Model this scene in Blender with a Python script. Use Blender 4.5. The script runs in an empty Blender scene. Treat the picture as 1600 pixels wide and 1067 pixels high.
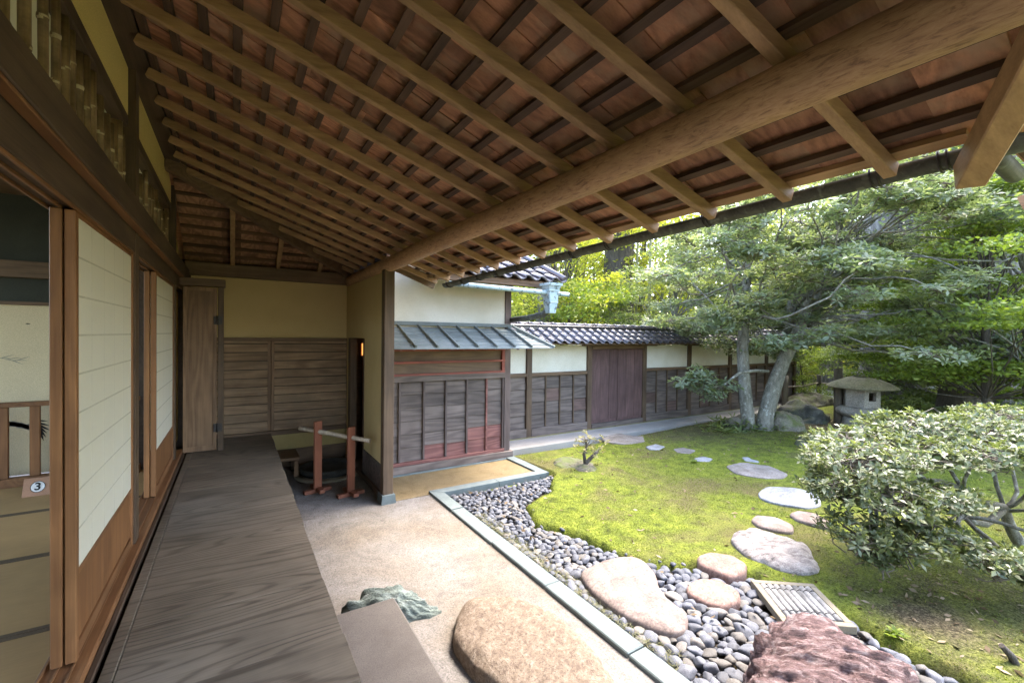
import bpy, bmesh, math, random
import numpy as np
from mathutils import Vector, Matrix, noise as mnoise

S = bpy.context.scene
COL = S.collection
R = math.radians
rnd = random.Random(7)
rng = np.random.default_rng(11)

# ------------------------------------------------------------------ camera, world, sun, exposure
F, CX, CY, CZ = 691.0, 800.0, 533.5, 1.33
M3 = np.array([[0.8467904214, 0.0032660347, 0.5319166431],
               [-0.5317863796, -0.0177670565, 0.8466921390],
               [0.0122159189, -0.9998368190, -0.0133081405]])
cam = bpy.data.cameras.new("camera")
cam.sensor_fit = 'HORIZONTAL'; cam.sensor_width = 36.0; cam.lens = 36.0 * F / 1600.0
cam.clip_start = 0.02; cam.clip_end = 400.0
co = bpy.data.objects.new("camera", cam); COL.objects.link(co)
mw = Matrix.Identity(4)
for r_ in range(3):
    mw[r_][0] = M3[r_, 0]; mw[r_][1] = -M3[r_, 1]; mw[r_][2] = -M3[r_, 2]
mw[2][3] = CZ
co.matrix_world = mw
S.camera = co

SUN_EL, SUN_AZ = R(60), R(84)          # azimuth from +Y towards +X
world = bpy.data.worlds.new("World"); S.world = world; world.use_nodes = True
wn = world.node_tree.nodes; wn.clear()
wo = wn.new("ShaderNodeOutputWorld"); wb = wn.new("ShaderNodeBackground"); ws = wn.new("ShaderNodeTexSky")
ws.sky_type = 'NISHITA'; ws.sun_disc = False; ws.sun_elevation = SUN_EL; ws.sun_rotation = SUN_AZ
ws.air_density = 1.0; ws.dust_density = 3.0; ws.ozone_density = 1.0
wb.inputs[1].default_value = 0.15
world.node_tree.links.new(ws.outputs[0], wb.inputs[0]); world.node_tree.links.new(wb.outputs[0], wo.inputs[0])
sun = bpy.data.lights.new("sun", 'SUN'); sun.energy = .52; sun.angle = R(18.0); sun.color = (1.0, 0.93, 0.82)
so = bpy.data.objects.new("sun", sun); COL.objects.link(so)
sd = Vector((math.sin(SUN_AZ) * math.cos(SUN_EL), math.cos(SUN_AZ) * math.cos(SUN_EL), math.sin(SUN_EL)))
so.rotation_euler = sd.to_track_quat('Z', 'Y').to_euler(); so.location = sd * 40
S.view_settings.view_transform = 'Standard'; S.view_settings.look = 'None'
S.view_settings.gamma = 1.0; S.view_settings.exposure = 3.68; S.view_settings.use_curve_mapping = False
S.render.engine = 'CYCLES'
S.cycles.max_bounces = 10; S.cycles.diffuse_bounces = 7; S.cycles.glossy_bounces = 4; S.cycles.transmission_bounces = 6
S.cycles.use_denoising = True; S.cycles.sample_clamp_indirect = 8.0
S.cycles.caustics_reflective = False; S.cycles.caustics_refractive = False

def ray(x, y):
    return M3 @ np.array([(x - CX) / F, (y - CY) / F, 1.0])
def GZ(x, y, z):                        # the point of a level plane seen at that place of the photograph
    r = ray(x, y); t = (z - CZ) / r[2]
    return (r[0] * t, r[1] * t, z)

G = -0.48                               # court level
# ------------------------------------------------------------------ materials
def mat(name):
    m = bpy.data.materials.new(name); m.use_nodes = True
    nt = m.node_tree; nt.nodes.clear()
    out = nt.nodes.new("ShaderNodeOutputMaterial"); p = nt.nodes.new("ShaderNodeBsdfPrincipled")
    nt.links.new(p.outputs[0], out.inputs[0])
    return m, nt, p, out
def N(nt, typ, **kw):
    n = nt.nodes.new(typ)
    for k, v in kw.items():
        if k.startswith('i_'):
            n.inputs[k[2:].replace('_', ' ')].default_value = v
        else: setattr(n, k, v)
    return n
def L(nt, a, b): nt.links.new(a, b)
def coords(nt, scale=(1, 1, 1), rand=True, rot=0.0):
    tc = N(nt, "ShaderNodeTexCoord"); oi = N(nt, "ShaderNodeObjectInfo")
    mp = N(nt, "ShaderNodeMapping"); mp.inputs['Scale'].default_value = scale; rz_ = N(nt, "ShaderNodeVectorRotate", rotation_type='Z_AXIS'); rz_.inputs['Angle'].default_value = -rot
    if rand:
        mu = N(nt, "ShaderNodeMath", operation='MULTIPLY'); mu.inputs[1].default_value = 53.7
        L(nt, oi.outputs['Random'], mu.inputs[0])
        ad = N(nt, "ShaderNodeVectorMath", operation='ADD')
        L(nt, tc.outputs['Object'], ad.inputs[0]); L(nt, mu.outputs[0], ad.inputs[1])
        L(nt, ad.outputs[0], rz_.inputs['Vector'])
    else: L(nt, tc.outputs['Object'], rz_.inputs['Vector'])
    L(nt, rz_.outputs[0], mp.inputs[0])
    return mp.outputs[0], oi.outputs['Random']
def noise(nt, vec, scale, detail=4, rough=.55, dist=0.0):
    n = N(nt, "ShaderNodeTexNoise"); n.inputs['Scale'].default_value = scale; n.inputs['Detail'].default_value = detail
    n.inputs['Roughness'].default_value = rough; n.inputs['Distortion'].default_value = dist
    L(nt, vec, n.inputs['Vector']); return n.outputs['Fac']
def ramp(nt, fac, stops):
    r = N(nt, "ShaderNodeValToRGB"); e = r.color_ramp.elements
    while len(e) < len(stops): e.new(0.5)
    for el, (p, c) in zip(e, stops):
        el.position = p; el.color = (c, c, c, 1) if isinstance(c, (int, float)) else (*c, 1)
    L(nt, fac, r.inputs[0]); return r.outputs[0]
def mix(nt, f, a, b, mode='MIX'):
    m = N(nt, "ShaderNodeMix", data_type='RGBA', blend_type=mode)
    for v, i in ((f, 0), (a, 6), (b, 7)):
        if isinstance(v, (int, float)): m.inputs[i].default_value = v
        elif isinstance(v, tuple): m.inputs[i].default_value = (*v, 1)
        else: L(nt, v, m.inputs[i])
    return m.outputs[2]
def bump(nt, p, h, strength=.3, dist=.01):
    b = N(nt, "ShaderNodeBump"); b.inputs['Strength'].default_value = strength; b.inputs['Distance'].default_value = dist
    L(nt, h, b.inputs['Height']); L(nt, b.outputs[0], p.inputs['Normal'])
def math2(nt, op, a, b=None):
    m = N(nt, "ShaderNodeMath", operation=op)
    for v, i in ((a, 0), (b, 1)):
        if v is None: continue
        if isinstance(v, (int, float)): m.inputs[i].default_value = v
        else: L(nt, v, m.inputs[i])
    return m.outputs[0]

def wood(name, c1, c2, axis='X', grain=1.0, var=.25, rough=.6, rings=26, stain=None, bumps=.25, spec=.3, ls=9.0, fs=130.0, fig=False):
    m, nt, p, out = mat(name)
    lo = [ls, ls, ls]; lo['XYZ'.index(axis)] = .9
    v, rn = coords(nt, tuple(lo))
    n1 = noise(nt, v, .55, .6 if fig else 2, .4)
    s = math2(nt, 'SINE', math2(nt, 'MULTIPLY', n1, rings * (6.5 if fig else 2.2)))
    s = math2(nt, 'MULTIPLY_ADD', s, .5); nt.nodes[-1].inputs[2].default_value = .5
    if fig: s = ramp(nt, s, [(.0, 0.1), (.28, .8), (1.0, 1.0)])
    fi = [fs, fs, fs]; fi['XYZ'.index(axis)] = 3.0
    v2, _ = coords(nt, tuple(fi)); n2 = noise(nt, v2, 1.0, 3, .6)
    n3 = noise(nt, coords(nt, (2.2, 2.2, 2.2))[0], 1.0, 4, .6)
    f = math2(nt, 'ADD', math2(nt, 'MULTIPLY', s, .38 * grain), math2(nt, 'MULTIPLY', n2, .62))
    c = mix(nt, ramp(nt, f, [(.22, 0.0), (.78, 1.0)]), c2, c1)
    c = mix(nt, 1.0, c, ramp(nt, n3, [(.3, .72), (.7, 1.18)]), 'MULTIPLY')
    if stain:
        n4 = noise(nt, coords(nt, (3, 3, 3))[0], 1.3, 5, .65)
        c = mix(nt, ramp(nt, n4, [(.50, 0.0), (.68, .85)]), c, stain)
    k = math2(nt, 'MULTIPLY_ADD', rn, 2 * var); nt.nodes[-1].inputs[2].default_value = 1 - var
    cc = N(nt, "ShaderNodeCombineColor"); [L(nt, k, cc.inputs[i]) for i in range(3)]
    c = mix(nt, 1.0, c, cc.outputs[0], 'MULTIPLY')
    L(nt, c, p.inputs['Base Color']); p.inputs['Roughness'].default_value = rough
    p.inputs['Specular IOR Level'].default_value = spec
    bump(nt, p, f, bumps, .006)
    return m

def plain(name, c1, c2, scale=8, fine=220, rough=.85, b=.15, bd=.004, spec=.25, speck=None, var=0.0, bias=(.35, .65)):
    m, nt, p, out = mat(name)
    v, rn = coords(nt)
    a = noise(nt, v, scale, 6, .6); d = noise(nt, v, fine, 3, .6)
    c = mix(nt, ramp(nt, a, [(bias[0], 0.0), (bias[1], 1.0)]), c1, c2)
    c = mix(nt, 1.0, c, ramp(nt, d, [(.3, .8), (.7, 1.15)]), 'MULTIPLY')
    if speck:
        w = noise(nt, v, speck[0], 2, .7)
        c = mix(nt, ramp(nt, w, [(speck[1], 0.0), (speck[1] + .06, speck[3])]), c, speck[2])
    if var:
        k = math2(nt, 'MULTIPLY_ADD', rn, 2 * var); nt.nodes[-1].inputs[2].default_value = 1 - var
        cc = N(nt, "ShaderNodeCombineColor"); [L(nt, k, cc.inputs[i]) for i in range(3)]
        c = mix(nt, 1.0, c, cc.outputs[0], 'MULTIPLY')
    L(nt, c, p.inputs['Base Color']); p.inputs['Roughness'].default_value = rough
    p.inputs['Specular IOR Level'].default_value = spec
    bump(nt, p, mix(nt, .5, a, d), b, bd)
    return m

def courtmat(name='beaten_earth_court_scuffed', c1=(.20, .184, .168), c2=(.165, .137, .108)):
    m, nt, p, out = mat(name)
    v, rn = coords(nt, (1, 1, 1), False)
    a = noise(nt, v, .8, 5, .6, .6); b_ = noise(nt, v, 5.5, 6, .7, 1.2); d = noise(nt, v, 95, 3, .75); e = noise(nt, v, 40, 2, .6)
    c = mix(nt, ramp(nt, a, [(.40, 0.0), (.62, 1.0)]), c1, c2)
    c = mix(nt, 1.0, c, ramp(nt, b_, [(.32, .80), (.5, 1.0), (.68, 1.14)]), 'MULTIPLY')
    c = mix(nt, 1.0, c, ramp(nt, d, [(.30, .62), (.5, 1.0), (.70, 1.35)]), 'MULTIPLY')
    c = mix(nt, ramp(nt, e, [(.66, 0.0), (.70, .7)]), c, (.10, .088, .075))
    L(nt, c, p.inputs['Base Color']); p.inputs['Roughness'].default_value = .95; p.inputs['Specular IOR Level'].default_value = .15
    bump(nt, p, mix(nt, .5, b_, d), .6, .012); return m

def leafmat(name, c1, c2, c3, rough=.42, trans=.3, spec=.5):
    m, nt, p, out = mat(name)
    g = N(nt, "ShaderNodeNewGeometry")
    c = ramp(nt, g.outputs['Random Per Island'], [(0.0, c1), (.55, c2), (1.0, c3)])
    L(nt, c, p.inputs['Base Color']); p.inputs['Roughness'].default_value = rough
    p.inputs['Specular IOR Level'].default_value = spec
    t = N(nt, "ShaderNodeBsdfTranslucent"); L(nt, mix(nt, 1.0, c, (1.5, 1.6, .7), 'MULTIPLY'), t.inputs[0])
    mx = N(nt, "ShaderNodeMixShader"); mx.inputs[0].default_value = trans
    L(nt, p.outputs[0], mx.inputs[1]); L(nt, t.outputs[0], mx.inputs[2]); L(nt, mx.outputs[0], out.inputs[0])
    return m

def rockmat(name, c1, c2, c3, scale=6, layer=(1, 1, 1), b=.6, rough=.85, speck=None, moss=0.0, bd=.02, lo=.33, hi=.68, rot=0.0, var_=0.0):
    m, nt, p, out = mat(name)
    v, rn = coords(nt, layer, True, rot)
    a = noise(nt, v, scale, 8, .65, .4); d = noise(nt, v, scale * 9, 5, .7)
    c = ramp(nt, a, [(lo, c1), ((lo + hi) / 2, c2), (hi, c3)])
    c = mix(nt, 1.0, c, ramp(nt, d, [(.3, .52), (.5, 1.0), (.7, 1.42)]), 'MULTIPLY')
    if var_:
        k = math2(nt, 'MULTIPLY_ADD', rn, 2 * var_); nt.nodes[-1].inputs[2].default_value = 1 - var_
        cc = N(nt, "ShaderNodeCombineColor"); [L(nt, k, cc.inputs[i]) for i in range(3)]
        c = mix(nt, 1.0, c, cc.outputs[0], 'MULTIPLY')
    if speck:
        w = noise(nt, coords(nt)[0], speck[0], 2, .6)
        c = mix(nt, ramp(nt, w, [(speck[1], 0.0), (speck[1] + .08, .8)]), c, speck[2])
    if moss:
        g = N(nt, "ShaderNodeNewGeometry"); sp = N(nt, "ShaderNodeSeparateXYZ"); L(nt, g.outputs['Normal'], sp.inputs[0])
        mn = noise(nt, coords(nt)[0], 5, 5, .6)
        f = math2(nt, 'MULTIPLY', ramp(nt, sp.outputs[2], [(.2, 0.0), (.7, 1.0)]), ramp(nt, mn, [(.42, 0.0), (.6, moss)]))
        c = mix(nt, f, c, (.09, .11, .025))
    L(nt, c, p.inputs['Base Color']); p.inputs['Roughness'].default_value = rough
    bump(nt, p, mix(nt, .45, a, d), b, bd)
    return m

W = {}
W['plankX'] = wood('veranda_plank_wood', (.205, .165, .12), (.085, .065, .046), 'X', 1.0, .12, .5, 20, None, .35, .3, 7.0, 90.0, True)
W['rafter'] = wood('rafter_wood', (0.46, 0.295, 0.155), (0.28, 0.17, 0.088), 'X', .6, .14, .6)
W['rafterY'] = wood('rafter_wood_y', (0.46, 0.295, 0.155), (0.28, 0.17, 0.088), 'Y', .6, .14, .6)
W['batten'] = wood('batten_wood', (0.14, 0.085, 0.056), (0.075, 0.045, 0.031), 'Y', .5, .3, .7)
W['battenX'] = wood('batten_wood_x', (0.16, 0.095, 0.055), (0.08, 0.046, 0.03), 'X', .5, .3, .7)
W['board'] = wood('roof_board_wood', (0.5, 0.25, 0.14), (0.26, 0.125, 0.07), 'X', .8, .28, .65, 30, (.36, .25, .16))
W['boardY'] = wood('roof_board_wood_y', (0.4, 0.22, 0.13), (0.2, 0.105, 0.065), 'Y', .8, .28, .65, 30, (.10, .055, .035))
W['frameZ'] = wood('door_frame_wood', (.29, .135, .052), (.17, .075, .03), 'Z', .5, .10, .5)
W['frameY'] = wood('door_rail_wood', (.28, .135, .055), (.16, .072, .03), 'Y', .5, .10, .5)
W['darkY'] = wood('dark_beam_wood', (.125, .082, .052), (.062, .04, .026), 'Y', .5, .10, .6)
W['darkX'] = wood('dark_beam_wood_x', (0.22, 0.14, 0.08), (0.115, 0.072, 0.044), 'X', .5, .10, .6)
W['darkZ'] = wood('dark_post_wood', (.14, .092, .055), (.07, .045, .028), 'Z', .5, .12, .6)
W['shutX'] = wood('shutter_board_wood', (0.36, 0.245, 0.145), (0.19, 0.12, 0.07), 'X', .7, .12, .65, 24, (.22, .155, .095))
W['doorZ'] = wood('hinged_door_wood', (0.27, 0.165, 0.09), (0.14, 0.083, 0.047), 'Z', .7, .06, .55, 30)
W['greyX'] = wood('weathered_plank_wood', (0.175, 0.138, 0.116), (0.088, 0.068, 0.058), 'X', .9, .2, .8, 26)
W['greyZ'] = wood('weathered_post_wood', (0.15, 0.115, 0.1), (0.08, 0.058, 0.05), 'Z', .5, .18, .8)
W['redX'] = wood('newer_red_plank_wood', (0.25, 0.11, 0.088), (0.14, 0.056, 0.047), 'X', 1.0, .08, .7, 30)
W['redrail'] = wood('red_rail_wood', (.30, .085, .055), (.19, .055, .038), 'X', .4, .06, .6)
W['gateZ'] = wood('gate_plank_wood', (0.155, 0.09, 0.08), (0.09, 0.052, 0.047), 'Z', .6, .10, .75)
W['gateX'] = wood('brownish_plank_wood', (0.17, 0.11, 0.09), (0.09, 0.058, 0.048), 'X', .7, .15, .8)
W['barrierZ'] = wood('barrier_wood', (.30, .115, .06), (.17, .06, .035), 'Z', .5, .1, .5)
W['benchX'] = wood('step_wood', (.24, .14, .07), (.13, .075, .04), 'X', .5, .1, .6)
W['post'] = wood('support_post_wood', (.20, .17, .125), (.10, .085, .065), 'Z', .4, .15, .85)
def logmat():
    m, nt, p, out = mat('log_beam_wood')
    v, rn = coords(nt, (80, 16, 80)); a = noise(nt, v, 1.0, 6, .7, .8)
    b_ = noise(nt, coords(nt, (2, 2, 2))[0], 1.2, 4, .6)
    c = ramp(nt, a, [(.34, (.19, .10, .052)), (.48, (.38, .22, .115)), (.68, (.48, .305, .17))])
    c = mix(nt, 1.0, c, ramp(nt, b_, [(.3, .8), (.7, 1.12)]), 'MULTIPLY')
    L(nt, c, p.inputs['Base Color']); p.inputs['Roughness'].default_value = .6
    bump(nt, p, a, .4, .008); return m
W['log'] = logmat()
def bamboomat(name, c1, c2):
    m, nt, p, out = mat(name)
    v, rn = coords(nt, (70, 70, 2.5)); a = noise(nt, v, 1.0, 5, .65)
    b_ = noise(nt, coords(nt, (9, 9, 9))[0], 1, 5, .7)
    c = mix(nt, ramp(nt, a, [(.3, 0.0), (.7, 1.0)]), c1, c2)
    c = mix(nt, 1.0, c, ramp(nt, b_, [(.35, .6), (.62, 1.25)]), 'MULTIPLY')
    k = math2(nt, 'MULTIPLY_ADD', rn, .5); nt.nodes[-1].inputs[2].default_value = .75
    cc = N(nt, "ShaderNodeCombineColor"); [L(nt, k, cc.inputs[i]) for i in range(3)]
    c = mix(nt, 1.0, c, cc.outputs[0], 'MULTIPLY')
    L(nt, c, p.inputs['Base Color']); p.inputs['Roughness'].default_value = .5; bump(nt, p, a, .15, .003); return m
W['bamboo'] = bamboomat('smoked_bamboo', (0.26, 0.175, 0.1), (0.14, 0.09, 0.055))
W['bamboo_node'] = plain('bamboo_node_ring', (0.5, 0.42, 0.3), (0.38, 0.3, 0.2), 20, 200)
W['bamboo_grey'] = bamboomat('weathered_bamboo', (0.3, 0.285, 0.265), (0.15, 0.14, 0.128))
W['bamboo_pole'] = bamboomat('pole_bamboo', (.38, .32, .25), (.22, .17, .12))
W['bamboo_green'] = bamboomat('growing_bamboo', (.20, .19, .07), (.12, .12, .045))
W['ochre'] = plain('ochre_plaster', (0.56, 0.43, 0.21), (0.52, 0.395, 0.185), 3, 160, .9, .12, .003)
W['ochreY'] = plain('yellow_plaster', (.66, .51, .20), (.62, .47, .18), 3, 160, .9, .1, .003)
W['white'] = plain('white_plaster', (0.71, 0.675, 0.585), (0.6, 0.56, 0.45), 1.6, 160, .9, .06, .002)
W['teal'] = plain('dark_teal_wallpaper', (0.055, 0.058, 0.045), (0.045, 0.048, 0.038), 4, 240, .8, .05, .002)
W['whitewall'] = plain('white_wallpaper', (0.72, 0.6, 0.38), (0.68, 0.56, 0.35), 2, 160, .9, .04, .002)
W['stonesill'] = plain('bluegreen_stone', (0.165, 0.192, 0.184), (0.125, 0.148, 0.143), 7, 240, .8, .2, .004, speck=(60, .66, (.22, .26, .25), .5))
W['court'] = courtmat()
W['tan'] = courtmat('tan_gravel', (.205, .155, .085), (.165, .12, .06))
W['path'] = plain('concrete_path', (0.38, 0.35, 0.315), (0.31, 0.285, 0.25), 2, 200, .9, .2, .004)
W['soil'] = plain('dark_soil', (.045, .036, .027), (.075, .06, .042), 6, 120, .95, .6, .02)
W['granite'] = plain('granite_slab', (0.15, 0.128, 0.11), (0.115, 0.097, 0.083), 5, 180, .8, .4, .005, speck=(120, .57, (.10, .085, .075), .8))
W['copper'] = plain('verdigris_copper', (.24, .34, .345), (.36, .43, .43), 9, 90, .6, .15, .004, speck=(20, .56, (.07, .085, .08), .8))
W['oldcopper'] = plain('aged_copper_gutter', (.05, .05, .042), (.10, .105, .085), 9, 60, .6, .3, .006, speck=(16, .58, (.17, .19, .155), .6))
W['iron'] = plain('dark_iron', (.03, .03, .03), (.06, .05, .045), 30, 200, .5, .2, .003)
W['shingle'] = plain('green_grey_shingle', (.145, .165, .155), (.20, .22, .21), 4, 120, .75, .3, .006, var=.16)
W['basin'] = plain('dark_basin_stone', (.035, .035, .032), (.06, .058, .05), 8, 150, .9, .4, .01)
W['beige'] = plain('beige_stone', (0.24, 0.2, 0.14), (0.2, 0.17, 0.115), 5, 200, .9, .3, .006)
def tilemat():
    m, nt, p, out = mat('dark_roof_tile')
    v, rn = coords(nt); a = noise(nt, v, 30, 5, .6)
    c = mix(nt, a, (.052, .045, .052), (.10, .085, .09))
    k = math2(nt, 'MULTIPLY_ADD', rn, .7); nt.nodes[-1].inputs[2].default_value = .65
    cc = N(nt, "ShaderNodeCombineColor"); [L(nt, k, cc.inputs[i]) for i in range(3)]
    L(nt, mix(nt, 1.0, c, cc.outputs[0], 'MULTIPLY'), p.inputs['Base Color'])
    p.inputs['Roughness'].default_value = .3; p.inputs['Specular IOR Level'].default_value = .8
    bump(nt, p, a, .1, .003); return m
W['tile'] = tilemat()
def papermat(tr_=.3):
    m, nt, p, out = mat('shoji_paper')
    v, rn = coords(nt); a = noise(nt, v, 45, 5, .7)
    c = mix(nt, a, (.80, .765, .655), (.73, .695, .58))
    L(nt, c, p.inputs['Base Color']); p.inputs['Roughness'].default_value = .9
    t = N(nt, "ShaderNodeBsdfTranslucent"); t.inputs[0].default_value = (.85, .82, .72, 1)
    mx = N(nt, "ShaderNodeMixShader"); mx.inputs[0].default_value = tr_
    L(nt, p.outputs[0], mx.inputs[1]); L(nt, t.outputs[0], mx.inputs[2]); L(nt, mx.outputs[0], out.inputs[0]); return m
W['paper'] = papermat(); W['paper2'] = papermat(.5)
W['seam_shade2'] = plain('upright_muntin_shade', (.66, .63, .525), (.61, .58, .475), 30, 200)  # upright strips, darker tone paints the muntins' faint shadow on the paper
W['seam_shade'] = plain('seam_muntin_shade', (.60, .565, .46), (.54, .51, .405), 30, 200)  # level strips at the paper joins, greyed to paint the muntins' shadow
def tatamimat():
    m, nt, p, out = mat('tatami_rush')
    v, rn = coords(nt, (1, 1, 1)); a = noise(nt, coords(nt, (8, 260, 8))[0], 1, 2, .5); b_ = noise(nt, v, 3, 4, .6)
    c = mix(nt, a, (.46, .285, .105), (.34, .20, .07)); c = mix(nt, 1.0, c, ramp(nt, b_, [(.3, .85), (.7, 1.1)]), 'MULTIPLY')
    L(nt, c, p.inputs['Base Color']); p.inputs['Roughness'].default_value = .7; bump(nt, p, a, .3, .003); return m
W['tatami'] = tatamimat()
W['tatami_edge'] = plain('tatami_border_cloth', (.11, .075, .04), (.14, .095, .05), 50, 300)
def emit(name, col, st):
    m, nt, p, out = mat(name); p.inputs['Base Color'].default_value = (*col, 1)
    p.inputs['Emission Color'].default_value = (*col, 1); p.inputs['Emission Strength'].default_value = st; return m
W['glow'] = emit('lit_lantern_paper', (1.0, .40, .09), .145)
W['ink'] = plain('ink', (.02, .02, .02), (.03, .03, .03), 20, 200)
W['inkgrey'] = plain('grey_ink', (.16, .16, .14), (.28, .27, .23), 20, 200)
W['signwood'] = plain('sign_board', (.42, .23, .14), (.36, .2, .12), 6, 200)
W['signwhite'] = plain('sign_white', (.8, .78, .74), (.76, .74, .7), 6, 200)
W['signred'] = plain('sign_red', (.45, .05, .05), (.4, .04, .04), 6, 200)

def lawnmat():
    m, nt, p, out = mat('moss_lawn')
    v, rn = coords(nt, (1, 1, 1), False)
    a = noise(nt, v, .9, 6, .62, .3); b_ = noise(nt, v, 7, 6, .7); d = noise(nt, v, 60, 4, .75)
    c = ramp(nt, b_, [(.30, (.045, .052, .014)), (.42, (.105, .128, .022)), (.55, (.155, .182, .026)), (.72, (.215, .228, .038))])
    c = mix(nt, ramp(nt, a, [(.50, 0.0), (.64, .8)]), c, (.115, .095, .045))
    # bare earth with leaf litter near the tree; the azalea's spots also paint its shadow
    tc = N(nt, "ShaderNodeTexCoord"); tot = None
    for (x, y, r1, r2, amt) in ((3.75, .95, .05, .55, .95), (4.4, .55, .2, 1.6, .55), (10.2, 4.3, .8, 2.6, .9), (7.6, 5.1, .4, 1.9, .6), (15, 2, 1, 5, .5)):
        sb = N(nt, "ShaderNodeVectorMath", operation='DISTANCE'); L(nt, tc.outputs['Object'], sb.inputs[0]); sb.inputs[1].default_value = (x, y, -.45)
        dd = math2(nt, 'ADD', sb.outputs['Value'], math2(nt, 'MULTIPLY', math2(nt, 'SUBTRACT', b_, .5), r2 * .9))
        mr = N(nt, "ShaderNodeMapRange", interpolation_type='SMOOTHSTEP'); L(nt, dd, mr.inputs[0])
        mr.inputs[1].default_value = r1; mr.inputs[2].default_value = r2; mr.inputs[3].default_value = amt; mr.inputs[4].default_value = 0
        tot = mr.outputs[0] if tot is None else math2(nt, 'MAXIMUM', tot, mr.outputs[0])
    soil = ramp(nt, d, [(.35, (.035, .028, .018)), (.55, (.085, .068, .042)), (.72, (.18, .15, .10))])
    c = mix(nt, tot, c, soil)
    c = mix(nt, 1.0, c, ramp(nt, d, [(.30, .30), (.52, 1.0), (.72, 1.45)]), 'MULTIPLY')
    L(nt, c, p.inputs['Base Color']); p.inputs['Roughness'].default_value = .95; p.inputs['Specular IOR Level'].default_value = .1
    bump(nt, p, mix(nt, .6, b_, d), .9, .035); return m
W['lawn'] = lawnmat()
W['blade'] = leafmat('moss_blade', (.07, .086, .018), (.145, .172, .026), (.215, .228, .048), .8, .25, .1)
W['litter'] = leafmat('fallen_leaf', (.09, .06, .03), (.17, .12, .07), (.26, .21, .14), .7, .1, .2)
W['farground'] = plain('garden_ground', (.06, .075, .022), (.09, .08, .04), 1.2, 40, .95, .5, .03)
W['leaf_main'] = leafmat('main_tree_leaf', (.125, .155, .10), (.195, .23, .15), (.28, .305, .205), .4, .5, .45)
W['leaf_azalea'] = leafmat('azalea_leaf', (.07, .09, .036), (.13, .155, .068), (.235, .245, .13), .34, .3, .5)
W['leaf_yellow'] = leafmat('sunlit_yellow_leaf', (.17, .20, .03), (.29, .30, .045), (.42, .39, .085), .5, .5, .3)
W['leaf_green'] = leafmat('fresh_green_leaf', (.095, .135, .022), (.145, .195, .032), (.22, .265, .05), .45, .4, .3)
W['leaf_dark'] = leafmat('dark_evergreen_leaf', (.055, .08, .035), (.09, .12, .05), (.14, .17, .07), .4, .35, .4)
W['leaf_mid'] = leafmat('mid_green_leaf', (.095, .13, .055), (.15, .19, .075), (.23, .255, .105), .4, .45, .4)
W['leaf_shrub'] = leafmat('pale_shrub_leaf', (.15, .15, .06), (.24, .22, .09), (.36, .30, .16), .5, .3, .3)
W['flower'] = leafmat('white_blossom', (.5, .47, .38), (.65, .6, .5), (.75, .72, .62), .6, .3, .2)
W['bark'] = rockmat('grey_bark', (.085, .08, .058), (.165, .155, .12), (.25, .24, .195), 7, (2.2, 2.2, .9), .9, .9, (14, .60, (.34, .345, .29)), 0, .02)
W['bark_dark'] = rockmat('dark_bark', (.035, .028, .022), (.07, .056, .042), (.12, .10, .08), 6, (3, 3, .6), .8)
W['bark_cedar'] = rockmat('cedar_bark', (.10, .085, .075), (.20, .175, .155), (.33, .30, .27), 4, (5, 5, .35), 1.0, .9, None, 0, .04)
W['twig'] = plain('twig_bark', (.19, .16, .12), (.12, .10, .075), 20, 120)
W['pebble'] = rockmat('blue_grey_pebble', (.055, .058, .068), (.088, .092, .106), (.13, .13, .145), 8, (1, 1, 1), .2, .7, None, 0, .004, .33, .68, 0, .38)
W['pebble2'] = rockmat('warm_grey_pebble', (.085, .075, .065), (.12, .108, .095), (.165, .15, .13), 8, (1, 1, 1), .2, .75, None, 0, .004, .33, .68, 0, .38)
W['pinkstone'] = rockmat('pink_granite', (.115, .082, .068), (.175, .133, .11), (.235, .192, .165), 7, (1, 1, 1), .4, .85, (70, .58, (.13, .10, .09)), 0, .008)
W['salmon'] = rockmat('salmon_stone', (.155, .088, .066), (.205, .125, .097), (.26, .175, .14), 6, (1, 1, 1), .4, .85, (60, .62, (.32, .25, .22)), 0, .008)
W['greystone'] = rockmat('grey_flat_stone', (.15, .15, .155), (.21, .212, .215), (.27, .27, .27), 5, (1, 2.5, 1), .45, .85, None, 0, .01)
W['brownstone'] = rockmat('brown_flat_stone', (.12, .10, .082), (.17, .148, .125), (.23, .20, .175), 6, (1, 1, 1), .4, .9, (50, .62, (.09, .07, .06)), 0, .008)
W['palestone'] = rockmat('pale_pitted_stone', (.10, .085, .078), (.25, .215, .195), (.32, .29, .265), 9, (1, 2.4, 2), .9, .9, None, 0, .025, .36, .60, R(-35))
W['bigbrown'] = rockmat('brown_rock', (.14, .098, .067), (.205, .152, .106), (.265, .208, .155), 22, (1.4, 1, 1.6), .9, .85, (75, .55, (.11, .075, .052)), 0, .02, .36, .64, R(-50))
W['redrock'] = rockmat('red_ribbed_rock', (.06, .033, .03), (.22, .125, .115), (.42, .33, .31), 14, (.8, 3.2, 3.2), 1.0, .8, None, 0, .05, .36, .66, R(-48))
W['greenrock'] = rockmat('green_rock', (.10, .125, .108), (.185, .22, .19), (.29, .32, .285), 8, (1, 2, 2.4), 1.0, .8, None, 0, .04, .38, .66, R(-30))
W['mossrock'] = rockmat('mossy_rock', (.055, .048, .034), (.115, .10, .072), (.20, .18, .135), 4, (1, 1, 1.5), .8, .9, None, .9, .04)
W['darkrock'] = rockmat('dark_rock', (.025, .026, .022), (.06, .06, .052), (.12, .12, .105), 3, (1, 1, 2), .9, .9, None, .5, .05)
W['lantern'] = rockmat('lantern_granite', (.19, .175, .15), (.30, .28, .245), (.40, .375, .335), 5, (1, 1, 1), .4, .9, (70, .64, (.12, .11, .095)), 0, .01)
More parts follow.
